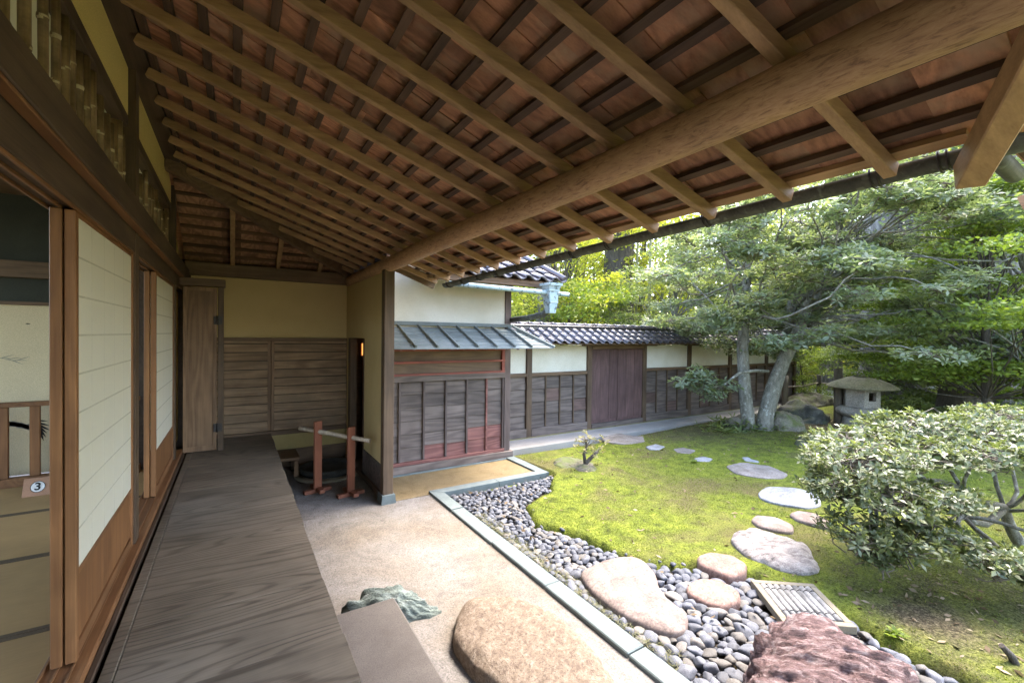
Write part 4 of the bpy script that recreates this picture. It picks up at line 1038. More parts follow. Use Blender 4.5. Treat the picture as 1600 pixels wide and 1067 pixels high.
# stepping stones
grp = 'stepping stones through the moss'
def step(px, h, m, label, z=-.465, **kw): stone('stepping_stone', px, z, h, W[m], label, 'stepping stone', grp, **{**dict(k=5, namp=.006, nfreq=5), **kw})
step([(902, 893), (940, 874), (985, 866), (1005, 872), (1025, 893), (1030, 912), (1042, 938), (1080, 962), (1075, 982), (1052, 990), (1010, 978), (965, 955), (925, 925)], .075, 'pinkstone', 'largest pale pink flat stone, lying among the pebbles by the kerb', -.475)
step([(1072, 915), (1090, 905), (1125, 905), (1155, 925), (1158, 940), (1130, 949), (1095, 940), (1073, 926)], .06, 'salmon', 'round salmon pink stone among the pebbles', -.475)
step([(1088, 870), (1110, 862), (1145, 868), (1168, 882), (1164, 896), (1140, 903), (1110, 890), (1092, 882)], .075, 'salmon', 'small orange tinted stone where moss meets pebbles')
step([(1140, 838), (1150, 826), (1175, 823), (1220, 832), (1265, 852), (1284, 874), (1282, 889), (1250, 891), (1210, 882), (1160, 860)], .09, 'palestone', 'big pale pitted oval stone in the bright moss', k=3.2, namp=.018, nfreq=7)
step([(1172, 812), (1182, 804), (1215, 808), (1240, 820), (1240, 831), (1215, 830), (1185, 822)], .055, 'pinkstone', 'narrow pale stone just behind the big pitted one')
step([(1232, 803), (1245, 797), (1275, 802), (1297, 814), (1295, 825), (1270, 819), (1245, 812)], .05, 'pinkstone', 'narrow pale stone half under the azalea tip')
step([(1183, 770), (1200, 760), (1245, 762), (1280, 772), (1284, 790), (1262, 794), (1220, 788), (1190, 780)], .035, 'greystone', 'wide blue grey flat stone in the middle of the path', k=8)
step([(1133, 728), (1160, 722), (1200, 727), (1232, 740), (1225, 748), (1190, 747), (1150, 740)], .03, 'brownstone', 'wide brown flat stone beyond the blue grey one', k=8)
step([(1158, 715), (1175, 713), (1192, 719), (1185, 724), (1165, 721)], .03, 'greystone', 'tiny grey stone touching the wide brown one', k=8)
step([(1084, 716), (1100, 713), (1115, 717), (1108, 722), (1090, 721)], .03, 'greystone', 'tiny pale stone left of the wide brown one', k=8)
step([(1052, 702), (1068, 699), (1088, 704), (1078, 709), (1058, 707)], .03, 'brownstone', 'small pinkish brown stone on the way to the gate', k=8)
step([(1009, 698), (1024, 694), (1040, 698), (1030, 703), (1014, 702)], .03, 'greystone', 'small pale grey stone nearest the leafless shrub', k=8)
step([(940, 684), (965, 677), (1005, 682), (1008, 691), (975, 694), (945, 690)], .03, 'brownstone', 'broad dim grey brown stone in front of the gate', k=8)
step([(1252, 711), (1268, 708), (1286, 714), (1278, 720), (1258, 717)], .03, 'greystone', 'small grey stone below the lantern at the azalea edge', k=8)
step([(1352, 787), (1368, 784), (1384, 790), (1372, 796), (1356, 793)], .03, 'greystone', 'small blue grey stone seen through the azalea', k=8)
stone('moss_stone', [(862, 720), (880, 710), (905, 716), (925, 722), (945, 730), (930, 738), (900, 735), (872, 730)], -.46, .09, W['mossrock'], 'low mossy grey stone behind the leafless shrub', 'rock', k=2.5, namp=.03)
def rockw(name, c, rx, ry_, h, m, label, **kw):
    pts = [(c[0] + rx * math.cos(a) * rnd.uniform(.85, 1.12), c[1] + ry_ * math.sin(a) * rnd.uniform(.85, 1.12)) for a in np.linspace(0, 6.28, 12, endpoint=False)]
    stone(name, None, c[2], h, W[m], label, 'rock', world_pts=pts, **{**dict(k=2.2, namp=.08, nfreq=3.2), **kw})
rockw('mossy_rock', (*GZ(1224, 674, -.42)[:2], -.48), .42, .36, .40, 'mossrock', 'rounded mossy rock right behind the main tree trunk')
rockw('dark_rock', (*GZ(1256, 657, -.42)[:2], -.48), .62, .42, .40, 'darkrock', 'dark low boulder between the main tree and the lantern', ridge=(.05, 4, 3, 9), namp=.10)
rockw('mossy_rock', (*GZ(1268, 700, -.40)[:2], -.48), .28, .25, .28, 'mossrock', 'small mossy rock in the litter left of the azalea')
rockw('mossy_rock', (*GZ(1298, 697, -.40)[:2], -.48), .35, .25, .26, 'mossrock', 'small mossy rock touching the azalea, below the lantern')
rockw('mossy_rock', (*GZ(1160, 668, -.40)[:2], -.48), .45, .35, .32, 'mossrock', 'small mossy rock under ferns left of the main trunk')
rockw('mossy_rock', (*GZ(1262, 628, -.42)[:2], -.48), 1.1, .5, .30, 'mossrock', 'long low mossy rock beside the far fence post')
# bamboo drain cover
dc = thing('drain_cover', 'square drain cover of split grey bamboo in a pale frame', 'drain cover', (*GZ(1252, 947, -.43)[:2], -.47))
c0 = [Vector(GZ(x, y, -.425)) for x, y in ((1180, 918), (1272, 922), (1328, 978), (1222, 966))]
cm = sum(c0, Vector()) / 4; e1 = ((c0[1] - c0[0]) + (c0[2] - c0[3])).normalized(); e1.z = 0; e1.normalize(); e2 = Vector((0, 0, 1)).cross(e1)
h1, h2 = .19, .215
for sgn in (-1, 1):
    B().beam(cm + e2 * h2 * sgn - e1 * (h1 + .022), cm + e2 * h2 * sgn + e1 * (h1 + .022), .042, .05, bev=.003).put('frame', W['beige'], dc)
    B().beam(cm + e1 * h1 * sgn - e2 * (h2 - .023), cm + e1 * h1 * sgn + e2 * (h2 - .023), .042, .048, bev=.003).put('frame', W['beige'], dc)
for i in range(8):
    o_ = cm + e1 * (-.147 + .042 * i) + Vector((0, 0, .012)); bb = B()
    ra, rb_ = [], []
    for k in range(9):
        a = math.pi * k / 8; off = e1 * math.cos(a) * .0205 + Vector((0, 0, math.sin(a) * .019))
        ra.append(bb.bm.verts.new(o_ + off - e2 * .185)); rb_.append(bb.bm.verts.new(o_ + off + e2 * .185))
    for k in range(8):
        f = bb.bm.faces.new((ra[k], ra[k + 1], rb_[k + 1], rb_[k])); f.smooth = True
    bb.bm.faces.new(ra); bb.bm.faces.new(rb_)
    bb.bm.faces.new((ra[0], rb_[0], rb_[8], ra[8])); bmesh.ops.recalc_face_normals(bb.bm, faces=list(bb.bm.faces))
    bb.put('bamboo_slat', W['bamboo_grey'], dc)
for s_ in (-.125, .125):
    pts = []
    for k in range(57):
        u = -.168 + .336 * k / 56; ph = ((u + .168) % .042) / .042 * math.pi
        pts.append(cm + e1 * u + e2 * s_ + Vector((0, 0, .013 + .021 * abs(math.sin(ph)))))
    B().tube(pts, .003, 5).put('cord', W['iron'], dc)

# ------------------------------------------------------------------ pebbles
def pebble_mesh(sub, seed):
    r = random.Random(seed); bm = bmesh.new(); bmesh.ops.create_icosphere(bm, subdivisions=sub, radius=1)
    pl = [(Vector((r.gauss(0, 1), r.gauss(0, 1), r.gauss(0, 1))).normalized(), r.uniform(.62, .95)) for _ in range(10)]
    for v in bm.verts:
        d = v.co.normalized(); ss = [q / max(1e-3, d.dot(n)) for n, q in pl if d.dot(n) > .05] + [1.12]
        rr = -math.log(sum(math.exp(-30 * x) for x in ss)) / 30
        v.co = d * rr
    for f in bm.faces: f.smooth = True
    m_ = bpy.data.meshes.new('pebble'); bm.to_mesh(m_); bm.free(); return m_
PM = []
for s_ in range(10):
    m_ = pebble_mesh(3, 100 + s_); m_.materials.append(W['pebble2' if s_ in (2, 6, 9) else 'pebble']); PM.append(m_)
flat_stones = [o for o in COL.objects if o.name.startswith(('stepping_stone', 'red_rock', 'brown_rock'))]
def blocked(x, y, r):
    for o in flat_stones:
        v = BL[o.name]
        if v[0] < x < v[1] and v[2] < y < v[3]:
            if pdist(np.array([x]), np.array([y]), OUT[o.name])[0] < r * .45: return True
    q = Vector((x, y, 0)) - Vector((cm.x, cm.y, 0))
    return abs(q.dot(e1)) < h1 + .02 + r * .6 and abs(q.dot(e2)) < h2 + .02 + r * .6
BL, OUT = {}, {}
for o in flat_stones:
    na = 160 if 'red' in o.name else (120 if 'brown' in o.name else 72)
    vs = o.data.vertices; n = len(vs)
    ring = [(vs[n - 1 - na + a].co.x + o.location.x, vs[n - 1 - na + a].co.y + o.location.y) for a in range(na)]
    OUT[o.name] = ring[::3]; xs2, ys2 = zip(*ring); BL[o.name] = (min(xs2) - .05, max(xs2) + .05, min(ys2) - .05, max(ys2) + .05)
placed = []; cell = {}
def try_place(x, y, r, sep):
    ci, cj = int(x / .08), int(y / .08)
    for a in range(ci - 2, ci + 3):
        for b_ in range(cj - 2, cj + 3):
            for (px_, py_, pr_) in cell.get((a, b_), ()):
                if (px_ - x) ** 2 + (py_ - y) ** 2 < (sep * (r + pr_)) ** 2: return False
    cell.setdefault((ci, cj), []).append((x, y, r)); placed.append((x, y, r)); return True
pb = np.array(PEB)
cand = rng.uniform([2.03, -.4], [3.6, 4.62], (42000, 2)); pd_ = pdist(cand[:, 0], cand[:, 1], PEB)
for (x, y), d in zip(cand, pd_):
    near = max(0, min(1, (3.2 - y) / 1.6))
    if d > -.012: continue
    if y < .9 and rnd.random() < .5: continue
    r = rnd.uniform(.022, .034) + near * rnd.uniform(.004, .018)
    if blocked(x, y, r): continue
    try_place(x, y, r, .80)
nfirst = len(placed)
def vis(p):                       # how large it shows from the veranda
    q = M3.T @ np.array([p[0], p[1], -.46 - CZ]); 
    px_, py_ = q[0] / q[2] * F + CX, q[1] / q[2] * F + CY
    return p[2] / q[2] if (q[2] > .2 and 0 < px_ < 1620 and py_ < 1090) else 0
order = sorted(range(nfirst), key=lambda i: -vis(placed[i]))
singles, rest = order[:300], order[300:]
for i in singles:
    x, y, r = placed[i]; s_ = r * 1.18
    obj('pebble', PM[i % 10], None, None, ('warm grey river pebble' if i % 10 in (2, 6, 9) else 'blue grey river pebble') + ' in the bed between the kerb and the moss', 'pebble', 'river pebbles beside the kerb',
        loc=(x, y, -.482 + r * .42), rot=(rnd.uniform(-.25, .25), rnd.uniform(-.25, .25), rnd.uniform(0, 6.28)), scl=(s_ * rnd.uniform(1.0, 1.35), s_ * rnd.uniform(.72, 1), s_ * rnd.uniform(.48, .70)))
def join_pebbles(name, items, sub, m):
    base = []
    for s_ in range(6):
        m_ = pebble_mesh(sub, 300 + s_); base.append((np.array([v.co[:] for v in m_.vertices]), np.array([p.vertices[:] for p in m_.polygons]))); bpy.data.meshes.remove(m_)
    Vs, Fs, o_ = [], [], 0
    for k, (x, y, z, r) in enumerate(items):
        v, f = base[k % 6]; a = rnd.uniform(0, 6.28); ca, sa = math.cos(a), math.sin(a)
        q = v * np.array([r * rnd.uniform(1.1, 1.5), r * rnd.uniform(.85, 1.1), r * rnd.uniform(.62, .9)])
        q = np.stack([q[:, 0] * ca - q[:, 1] * sa + x, q[:, 0] * sa + q[:, 1] * ca + y, q[:, 2] + z + .15 * q[:, 0]], 1)
        Vs.append(q); Fs.append(f + o_); o_ += len(q)
    me = fastmesh(name, np.concatenate(Vs), np.concatenate(Fs)); me.polygons.foreach_set('use_smooth', np.ones(len(me.polygons), bool))
    return obj(name, me, m, kind='stuff')
items = [(placed[i][0], placed[i][1], -.482 + placed[i][2] * .4, placed[i][2]) for i in rest]
# small filler stones between
fill = rng.uniform([2.03, -.4], [3.6, 4.62], (5000, 2)); fd = pdist(fill[:, 0], fill[:, 1], PEB)
items += [(x, y, -.492, rnd.uniform(.012, .02)) for (x, y), d in zip(fill, fd) if d < -.01 and not blocked(x, y, .01)][:2200]
# strays on the moss margin
st = rng.uniform([2.3, 1.0], [4.2, 4.4], (2500, 2)); sdv = pdist(st[:, 0], st[:, 1], PEB)
items += [(x, y, -.452, rnd.uniform(.012, .026)) for (x, y), d in zip(st, sdv) if .0 < d < .07 and rnd.random() < .22 and not blocked(x, y, .02)]
def_geo = lambda nt: None
W['pebstuff'] = leafmat('mixed_pebbles', (.05, .053, .062), (.09, .093, .107), (.145, .138, .135), .72, 0.0, .4)
join_pebbles('small_pebbles', items, 2, W['pebstuff'])

# ------------------------------------------------------------------ moss blades and litter on the lawn
def on_lawn(n, x0, x1, y0, y1, pw=1.0):
    x = x0 + (x1 - x0) * rng.random(n) ** pw; y = rng.uniform(y0, y1, n); d = pdist(x, y, PEB)
    k = (d > .0) & ~((x < 3.56) & (y > 4.55)); x, y, d = x[k], y[k], d[k]
    for nm in OUT:
        b_ = BL[nm]; i = (x > b_[0]) & (x < b_[1]) & (y > b_[2]) & (y < b_[3])
        if i.any():
            q = np.zeros(len(x), bool); q[i] = pdist(x[i], y[i], OUT[nm]) < -.012
            x, y, d = x[~q], y[~q], d[~q]
    dx, dy = x - cm.x, y - cm.y; i = (np.abs(dx * e1.x + dy * e1.y) < h1 + .02) & (np.abs(dx * e2.x + dy * e2.y) < h2 + .02)
    x, y, d = x[~i], y[~i], d[~i]
    return x, y, lawn_z(x, y, d)
def blades(n, x0, x1, y0, y1, h, pw, name):
    x, y, z = on_lawn(n, x0, x1, y0, y1, pw)
    bare = np.exp(-((x - 3.75) ** 2 + (y - .95) ** 2) / .09) + .5 * np.exp(-((x - 4.4) ** 2 + (y - .55) ** 2) / 1.2) + np.exp(-((x - 10.2) ** 2 + (y - 4.3) ** 2) / 3.5) + .5 * np.exp(-((x - 7.6) ** 2 + (y - 5.1) ** 2) / 1.5) + .8 * (fbm(x * 2.2, y * 2.2, 9) > .2)
    kk = rng.random(len(x)) > bare; x, y, z = x[kk], y[kk], z[kk]
    a = rng.uniform(0, 6.28, len(x)); w = h * rng.uniform(.25, .5, len(x)); hh_ = h * rng.uniform(.5, 1.5, len(x)) * (1 + .08 * x)
    lean = rng.normal(0, .7, (len(x), 2)) * hh_[:, None]
    P = np.stack([np.stack([x - np.cos(a) * w, y - np.sin(a) * w, z - .002], 1), np.stack([x + np.cos(a) * w, y + np.sin(a) * w, z - .002], 1), np.stack([x + lean[:, 0], y + lean[:, 1], z + hh_], 1)], 1)
    me = fastmesh(name, P.reshape(-1, 3), np.arange(len(x) * 3).reshape(-1, 3)); obj(name, me, W['blade'], kind='stuff')
# thinner on bare earth and on the azalea's painted shadow
blades(190000, 2.2, 9.5, -1.2, 5.7, .0075, 1.5, 'moss')
x, y, z = on_lawn(9000, 2.6, 14, -1.0, 5.7, 1.2)
wgt = np.exp(-((x - 10) ** 2 + (y - 4.3) ** 2) / 5) + np.exp(-((x - 3.9) ** 2 + (y - .8) ** 2) / .5) + .35 * np.exp(-((x - 3.95) ** 2 + (y - 4.3) ** 2) / .15) + .12
k = rng.random(len(x)) < wgt; x, y, z = x[k], y[k], z[k]
pl = np.array([placed[i] for i in rnd.sample(range(nfirst), 90)]); x = np.r_[x, pl[:, 0]]; y = np.r_[y, pl[:, 1]]; z = np.r_[z, -.452 + pl[:, 2] * .5]
V_, F_ = cards(np.stack([x, y, z + .008], 1), .045, .3, 1.2, .5); obj('fallen_leaves', fastmesh('fallen_leaves', V_, F_), W['litter'], kind='stuff')

gq = rng.uniform([.46, 1.0], [1.86, 6.3], (9000, 2)); gq = gq[rng.random(len(gq)) < .35 + .65 * (gq[:, 0] - .4) / 1.5]
gs3 = rng.uniform(.0012, .0035, (len(gq), 1)); gd = unit(rng.normal(size=(len(gq), 4, 3))) * gs3[:, None]
gv = np.stack([gq[:, 0], gq[:, 1], np.full(len(gq), G + .001)], 1)[:, None] + gd; gf = np.arange(len(gq) * 4).reshape(-1, 4)
gtri = np.concatenate([gf[:, [0, 1, 2]], gf[:, [0, 2, 3]], gf[:, [0, 3, 1]], gf[:, [1, 3, 2]]])
obj('grit', fastmesh('grit', gv.reshape(-1, 3), gtri), leafmat('grit_grain', (.12, .10, .08), (.26, .22, .18), (.40, .36, .31), .9, 0, .2), kind='stuff')
dn = 2600; dx_ = 2.035 + rng.random(dn) ** 2 * .11; dy_ = rng.uniform(1.5, 3.9, dn); da = rng.uniform(0, 6.28, dn); dl = rng.uniform(.02, .06, dn)
P_ = np.stack([dx_, dy_, np.full(dn, -.475) + rng.random(dn) * .03], 1); D_ = np.stack([np.cos(da), np.sin(da), rng.uniform(-.2, .5, dn)], 1); S_ = unit(np.cross(D_, [0, 0, 1.0])) * .0016
PV = np.stack([P_ - S_, P_ + S_, P_ + D_ * dl[:, None]], 1)
obj('dry_grass', fastmesh('dry_grass', PV.reshape(-1, 3), np.arange(dn * 3).reshape(-1, 3)), leafmat('dry_grass_blade', (.10, .11, .05), (.17, .165, .09), (.25, .23, .14), .8, .2, .2), kind='stuff')

# ------------------------------------------------------------------ plants
def curve_pts(p0, p1, n=6, sag=0.0, wob=.08):
    p0, p1 = np.array(p0, float), np.array(p1, float); l = np.linalg.norm(p1 - p0); out = []
    o = rng.normal(0, wob * l, 3)
    for i in range(n + 1):
        t = i / n; out.append(p0 + (p1 - p0) * t + o * math.sin(math.pi * t) + np.array([0, 0, sag * l * math.sin(math.pi * t)]) + rng.normal(0, wob * l * .12, 3) * (0 < i < n))
    return out
def leafobj(name, parts, m, parent, kind='stuff', **kw):
    Vs, Fs, o_ = [], [], 0
    for v, f in parts: Vs.append(v); Fs.append(f + o_); o_ += len(v)
    me = fastmesh(name, np.concatenate(Vs), np.concatenate(Fs)); return obj(name, me, m, parent, kind=kind, **kw)

# azalea overhanging from the right
az = thing('azalea_bush', 'spreading pale leaved azalea overhanging the moss at the right', 'bush', (5.35, .75, -.46))
VW, RT = np.array([.532, .847, 0]), np.array([.847, -.532, 0])
def fr(d, l, z): p = VW * d + RT * l; return np.array([p[0], p[1], z])
root = fr(3.75, 4.45, -.46)
pads = []
for (d, l, z, a, b_, c_) in [(3.75, 3.0, .46, .46, .42, .12), (3.9, 3.6, .58, .50, .40, .12), (3.9, 4.1, .56, .4, .4, .12), (3.4, 2.65, .40, .42, .36, .14), (3.45, 3.15, .44, .42, .36, .13), (3.45, 3.65, .46, .36, .32, .12),
                            (3.3, 2.45, .24, .28, .28, .14), (3.2, 2.75, .20, .34, .30, .15), (3.2, 3.15, .20, .30, .26, .10), (3.15, 2.5, -.03, .26, .24, .13), (3.1, 2.78, -.08, .28, .24, .12), (3.1, 3.06, -.02, .22, .2, .09),
                            (2.9, 3.25, -.12, .24, .2, .09), (2.9, 3.5, -.16, .26, .24, .10), (3.4, 4.1, .42, .4, .3, .12), (3.0, 3.9, .05, .3, .2, .1), (3.15, 4.35, .2, .4, .3, .12), (3.12, 2.62, -.20, .16, .14, .07), (4.1, 4.6, .6, .5, .4, .15), (2.86, 3.44, -.20, .12, .1, .05)]:
    pads.append((fr(d, l, z), a, b_, c_))
tips, axs = [], []; brs = B(); tw = B()
hubs = [fr(3.65, 4.1, -.05), fr(3.6, 3.7, .12), fr(3.55, 3.35, .2), fr(3.4, 3.5, -.02), fr(3.5, 3.0, .12)]
brs.tube(curve_pts(root, hubs[0], 5, 0, .08), [.055, .05, .045, .042, .04, .036], 8); brs.tube(curve_pts(hubs[0], hubs[1], 4), [.036, .034, .03, .028, .026], 8)
brs.tube(curve_pts(hubs[1], hubs[2], 4), [.026, .024, .022, .021, .02], 8); brs.tube(curve_pts(hubs[0], hubs[3], 4), [.03, .028, .025, .022, .02], 8); brs.tube(curve_pts(hubs[2], hubs[4], 4), [.02, .018, .017, .016, .014], 8)
brs.tube(curve_pts(root, fr(3.6, 4.6, .3), 4), [.045, .04, .035, .03, .026], 8)
for c, a, b_, c_ in pads:
    h_ = min(hubs, key=lambda q: np.linalg.norm(q - c)); brs.tube(curve_pts(h_, c - np.array([0, 0, .05]), 7, .02, .12), [.016, .015, .014, .013, .012, .010, .008, .006], 6)
    n = int(760 * a * b_ * (1 + c_ * 3)) + 36
    u = rng.normal(size=(n, 3)); u = unit(u) * rng.uniform(.35, 1, (n, 1)) ** .5
    t = c + VW * (u[:, :1] * b_) + RT * (u[:, 1:2] * a) + np.array([0, 0, 1]) * np.abs(u[:, 2:3]) * c_ * np.where(u[:, 2:3] > 0, 1, -.7)
    tips.append(t); ax = np.array([0, 0, 1.0]) + u * np.array([.6, .6, .25]) + rng.normal(0, .25, u.shape); axs.append(ax)
    for q in t[::3]: tw.tube(curve_pts(c - np.array([0, 0, .06]) + rng.normal(0, .05, 3), q - np.array([0, 0, .01]), 3, 0, .14), [.006, .005, .0035, .002], 4, False)
tips = np.concatenate(tips); axs = np.concatenate(axs)
brs.put('branches', W['bark'], az); tw.put('twigs', W['twig'], az)
p1 = whorls(tips, axs, 7, .039, .0165, .5, .2, .45); k = rng.random(len(tips)) < .6
p2 = whorls(tips[k] - np.array([0, 0, .018]), axs[k], 5, .047, .02, .0, .2, .45)
leafobj('leaves', [p1, p2], W['leaf_azalea'], az)

# small pruned shrub standing in the moss
ss = thing('pruned_shrub', 'tiny dark stemmed shrub with sparse pale leaves in the moss', 'shrub', (3.95, 4.42, -.44))
sx, sy = 3.95, 4.42
b0 = B(); b0.tube([(sx - .02, sy, -.46), (sx, sy, -.36), (sx + .05, sy - .02, -.30), (sx + .16, sy - .06, -.20)], [.035, .028, .026, .02], 8)
b0.tube([(sx, sy, -.36), (sx - .01, sy + .02, -.24), (sx + .02, sy, -.12), (sx + .0, sy, -.03)], [.026, .02, .016, .01], 8); b0.put('stem', W['bark_dark'], ss)
tw = B(); tt = []
for h_ in ((sx + .0, sy, -.05), (sx + .02, sy, -.12), (sx + .15, sy - .06, -.20), (sx - .01, sy, -.2)):
    for _ in range(9):
        q = np.array(h_) + rng.normal(0, 1, 3) * np.array([.12, .1, .05]) + np.array([0, 0, .05]); tw.tube(curve_pts(h_, q, 3, 0, .12), [.005, .004, .003, .002], 4, False); tt.append(q)
tw.put('twigs', W['twig'], ss); tt = np.array(tt); leafobj('leaves', [whorls(tt, np.array([[0, 0, 1.0]]) + rng.normal(0, .3, tt.shape), 6, .04, .018, .3)], W['leaf_shrub'], ss)
# weed sprigs in the moss
for (px_, py_, lb) in ((1085, 722, 'small pale weed sprig beside the stepping stones'), (1395, 990, 'small green weed sprig in the earth beyond the red rock')):
    q = np.array(GZ(px_, py_, -.44)); t = q + rng.normal(0, .022, (7, 3)) * np.array([1, 1, .1]); V_, F_ = whorls(t, np.array([[0, 0, 1.0]] * 7), 5, .042, .02, .4)
    obj('weed_sprig', fastmesh('weed_sprig', V_ - q, F_), W['leaf_green'], None, lb, 'weed', loc=q)
# broken stump twig at the near right
stp = GZ(1590, 1040, -.46); b0 = B(); b0.tube([(0, 0, -.02), (-.02, .02, .05), (-.07, .05, .11)], [.022, .02, .014], 8); b0.tube([(.09, -.03, -.02), (.08, -.02, .05)], [.012, .008], 6)
b0.put('dead_stub', W['bark_dark'], None, label='dark dead root stub sticking out of the moss at the lower right', cat='root', loc=stp)

# the main garden tree
mt = thing('garden_tree', 'broad grey trunked evergreen tree with layered foliage by the garden wall', 'tree', (8.27, 4.56, -.42))
D0 = 8.26
def fz(d, l, z): return fr(d, l, z)
def pxd(x, y, d):                      # a point d metres out along the view, for tracing the trunk's lean
    r = ray(x, y); n = M3 @ np.array([0, 0, 1.0]); return np.array([0, 0, CZ]) + r * d
tk = B()
T1 = [pxd(1166, 692, D0), pxd(1168, 650, D0), pxd(1163, 600, D0), pxd(1160, 545, D0 + .1), pxd(1163, 490, D0 + .2), pxd(1168, 430, D0 + .3), pxd(1172, 380, D0 + .3)]
T2 = [pxd(1192, 694, D0 - .05), pxd(1196, 650, D0 - .05), pxd(1208, 605, D0), pxd(1226, 560, D0), pxd(1247, 520, D0), pxd(1262, 478, D0), pxd(1290, 430, D0 - .2), pxd(1310, 385, D0 - .3)]
T3 = [pxd(1184, 694, D0 + .1), pxd(1200, 650, D0 + .15), pxd(1213, 605, D0 + .3), pxd(1230, 545, D0 + .4), pxd(1236, 490, D0 + .5), pxd(1240, 430, D0 + .7)]
tk.tube(T1, [.16, .115, .105, .10, .09, .07, .05], 14, True, .08); tk.tube(T2, [.19, .135, .125, .12, .115, .09, .07, .05], 14, True, .08); tk.tube(T3, [.13, .10, .095, .09, .08, .06], 12, True, .08)
for dx in (-.3, .28): tk.tube([pxd(1182, 680, D0) , pxd(1182, 690, D0) + RT * dx * .6, pxd(1182, 702, D0) + RT * dx * 1.3], [.10, .08, .02], 8)
tk.put('trunk', W['bark'], mt)
forks = [T1[4], T1[5], T1[6], T2[4], T2[5], T2[6], T2[7], T3[4], T3[5]]
br = B(); tw = B(); tips = []; axs = []
pads = []
base_l = float(np.dot(np.array([8.27, 4.56, 0]), RT)); base_d = float(np.dot(np.array([8.27, 4.56, 0]), VW))
for i in range(205):
    for _ in range(60):
        l = rng.uniform(-1.85, 3.9); d = rng.uniform(-2.4, 2.2); z = rng.uniform(.45, 4.45)
        xl = (l - .85) / 3.3; top = 4.6 * (1 - .55 * xl * xl) - .10 * d * d
        low = .95 + .35 * abs(xl) if abs(l) < 1.2 else .55
        if l > 1.0: low = .55
        if l < -.8: low = 1.3
        q_ = M3.T @ (fr(base_d + d, base_l + l, z) - np.array([0, 0, CZ])); yi = q_[1] / q_[2] * F + CY; xi = q_[0] / q_[2] * F + CX
        if 1265 < xi < 1440 and yi > 528: continue
        if yi > (528 if l < -.6 else 548 if l < .8 else 562): continue
        if low < z < top and xl * xl + (d / 2.4) ** 2 < 1: break
    pads.append((l, d, z))
base_l = float(np.dot(np.array([8.27, 4.56, 0]), RT)); base_d = float(np.dot(np.array([8.27, 4.56, 0]), VW))
for (l, d, z) in pads:
    c = fr(base_d + d, base_l + l, z); f = min(forks, key=lambda q: np.linalg.norm(q - c) * rng.uniform(.7, 1.4) + .6 * max(0, q[2] - c[2])); f = f + np.array([0, 0, rng.uniform(-.25, .25)])
    n_ = 8; r0 = .010 + .005 * np.linalg.norm(f - c)
    br.tube(curve_pts(f, c, n_, .03, .10), list(np.linspace(r0, .010, n_ + 1)), 6)
    a = rng.uniform(.30, .58); b_ = rng.uniform(.28, .5); n = 58
    u = unit(rng.normal(size=(n, 3))) * rng.uniform(.2, 1, (n, 1)) ** .6
    t = c + VW * (u[:, :1] * b_) + RT * (u[:, 1:2] * a) + np.array([0, 0, 1.0]) * u[:, 2:3] * .13
    tips.append(t); axs.append(np.array([0, 0, 1.0]) + u * np.array([.5, .5, .2]) + rng.normal(0, .3, u.shape))
    for q in t[::5]: tw.tube(curve_pts(c, q, 4, 0, .12), [.009, .007, .006, .005, .003], 4, False)
# the low branch reaching left in front of the wall
lb = [pxd(1200, 580, D0 - .1), pxd(1180, 579, D0 - .25), pxd(1155, 583, D0 - .3), pxd(1138, 596, D0 - .35), pxd(1125, 605, D0 - .4), pxd(1100, 598, D0 - .4)]
br.tube(lb, [.03, .028, .026, .024, .02, .012], 8)
for (x, y_) in ((1122, 608), (1108, 592), (1095, 605), (1085, 590), (1075, 600), (1064, 597), (1090, 580), (1140, 602), (1112, 618)):
    c = pxd(x, y_, D0 - .4); n = 24; u = unit(rng.normal(size=(n, 3)))
    t = c + u * np.array([.17, .17, .09]); tips.append(t); axs.append(np.array([0, 0, 1.0]) + u * .5)
    tw.tube(curve_pts(lb[-2], c, 4, 0, .1), [.012, .01, .008, .006, .004], 5, False)
    for q in t[::3]: tw.tube(curve_pts(c, q, 3, 0, .1), [.006, .005, .004, .003], 4, False)
br.put('branches', W['bark'], mt); tw.put('twigs', W['twig'], mt)
tips = np.concatenate(tips); axs = np.concatenate(axs)
leafobj('crown', [whorls(tips, axs, 6, .088, .033, .10, .15, .4)], W['leaf_main'], mt)

# ferns and low ground cover
t = np.array(GZ(1150, 672, -.42)) + rng.normal(0, 1, (120, 3)) * np.array([.35, .25, .06]) + np.array([0, 0, .06])
obj('fern_clump', fastmesh('fern_clump', *whorls(t, np.array([[0, 0, 1.0]]) + rng.normal(0, .4, t.shape), 6, .14, .03, .3)), W['leaf_mid'], None, 'low fern clump at the foot of the main tree, towards the wall', 'fern')
t = np.stack([rng.uniform(12.5, 21, 2600), rng.uniform(-2, 4.2, 2600), rng.uniform(-.42, .05, 2600)], 1)
obj('ground_cover', fastmesh('ground_cover', *whorls(t, np.array([[0, 0, 1.0]]) + rng.normal(0, .3, t.shape), 6, .16, .06, .3)), W['leaf_mid'], kind='stuff')

# stone lantern
lc = GZ(1345, 668, -.48); lx, ly = lc[0], lc[1]
sl = thing('stone_lantern', 'mossy granite garden lantern with a wide umbrella roof', 'stone lantern', (lx, ly, -.5))
B().lathe([(.30, 0), (.34, .06), (.30, .22), (.27, .24)], (lx, ly, -.5), 24).put('base', W['lantern'], sl)
B().lathe([(.26, -.26), (.34, -.24), (.42, -.19), (.44, -.14), (.42, -.09), (.36, -.05), (.33, -.04)], (lx, ly, 0), 32).put('platform', W['lantern'], sl)
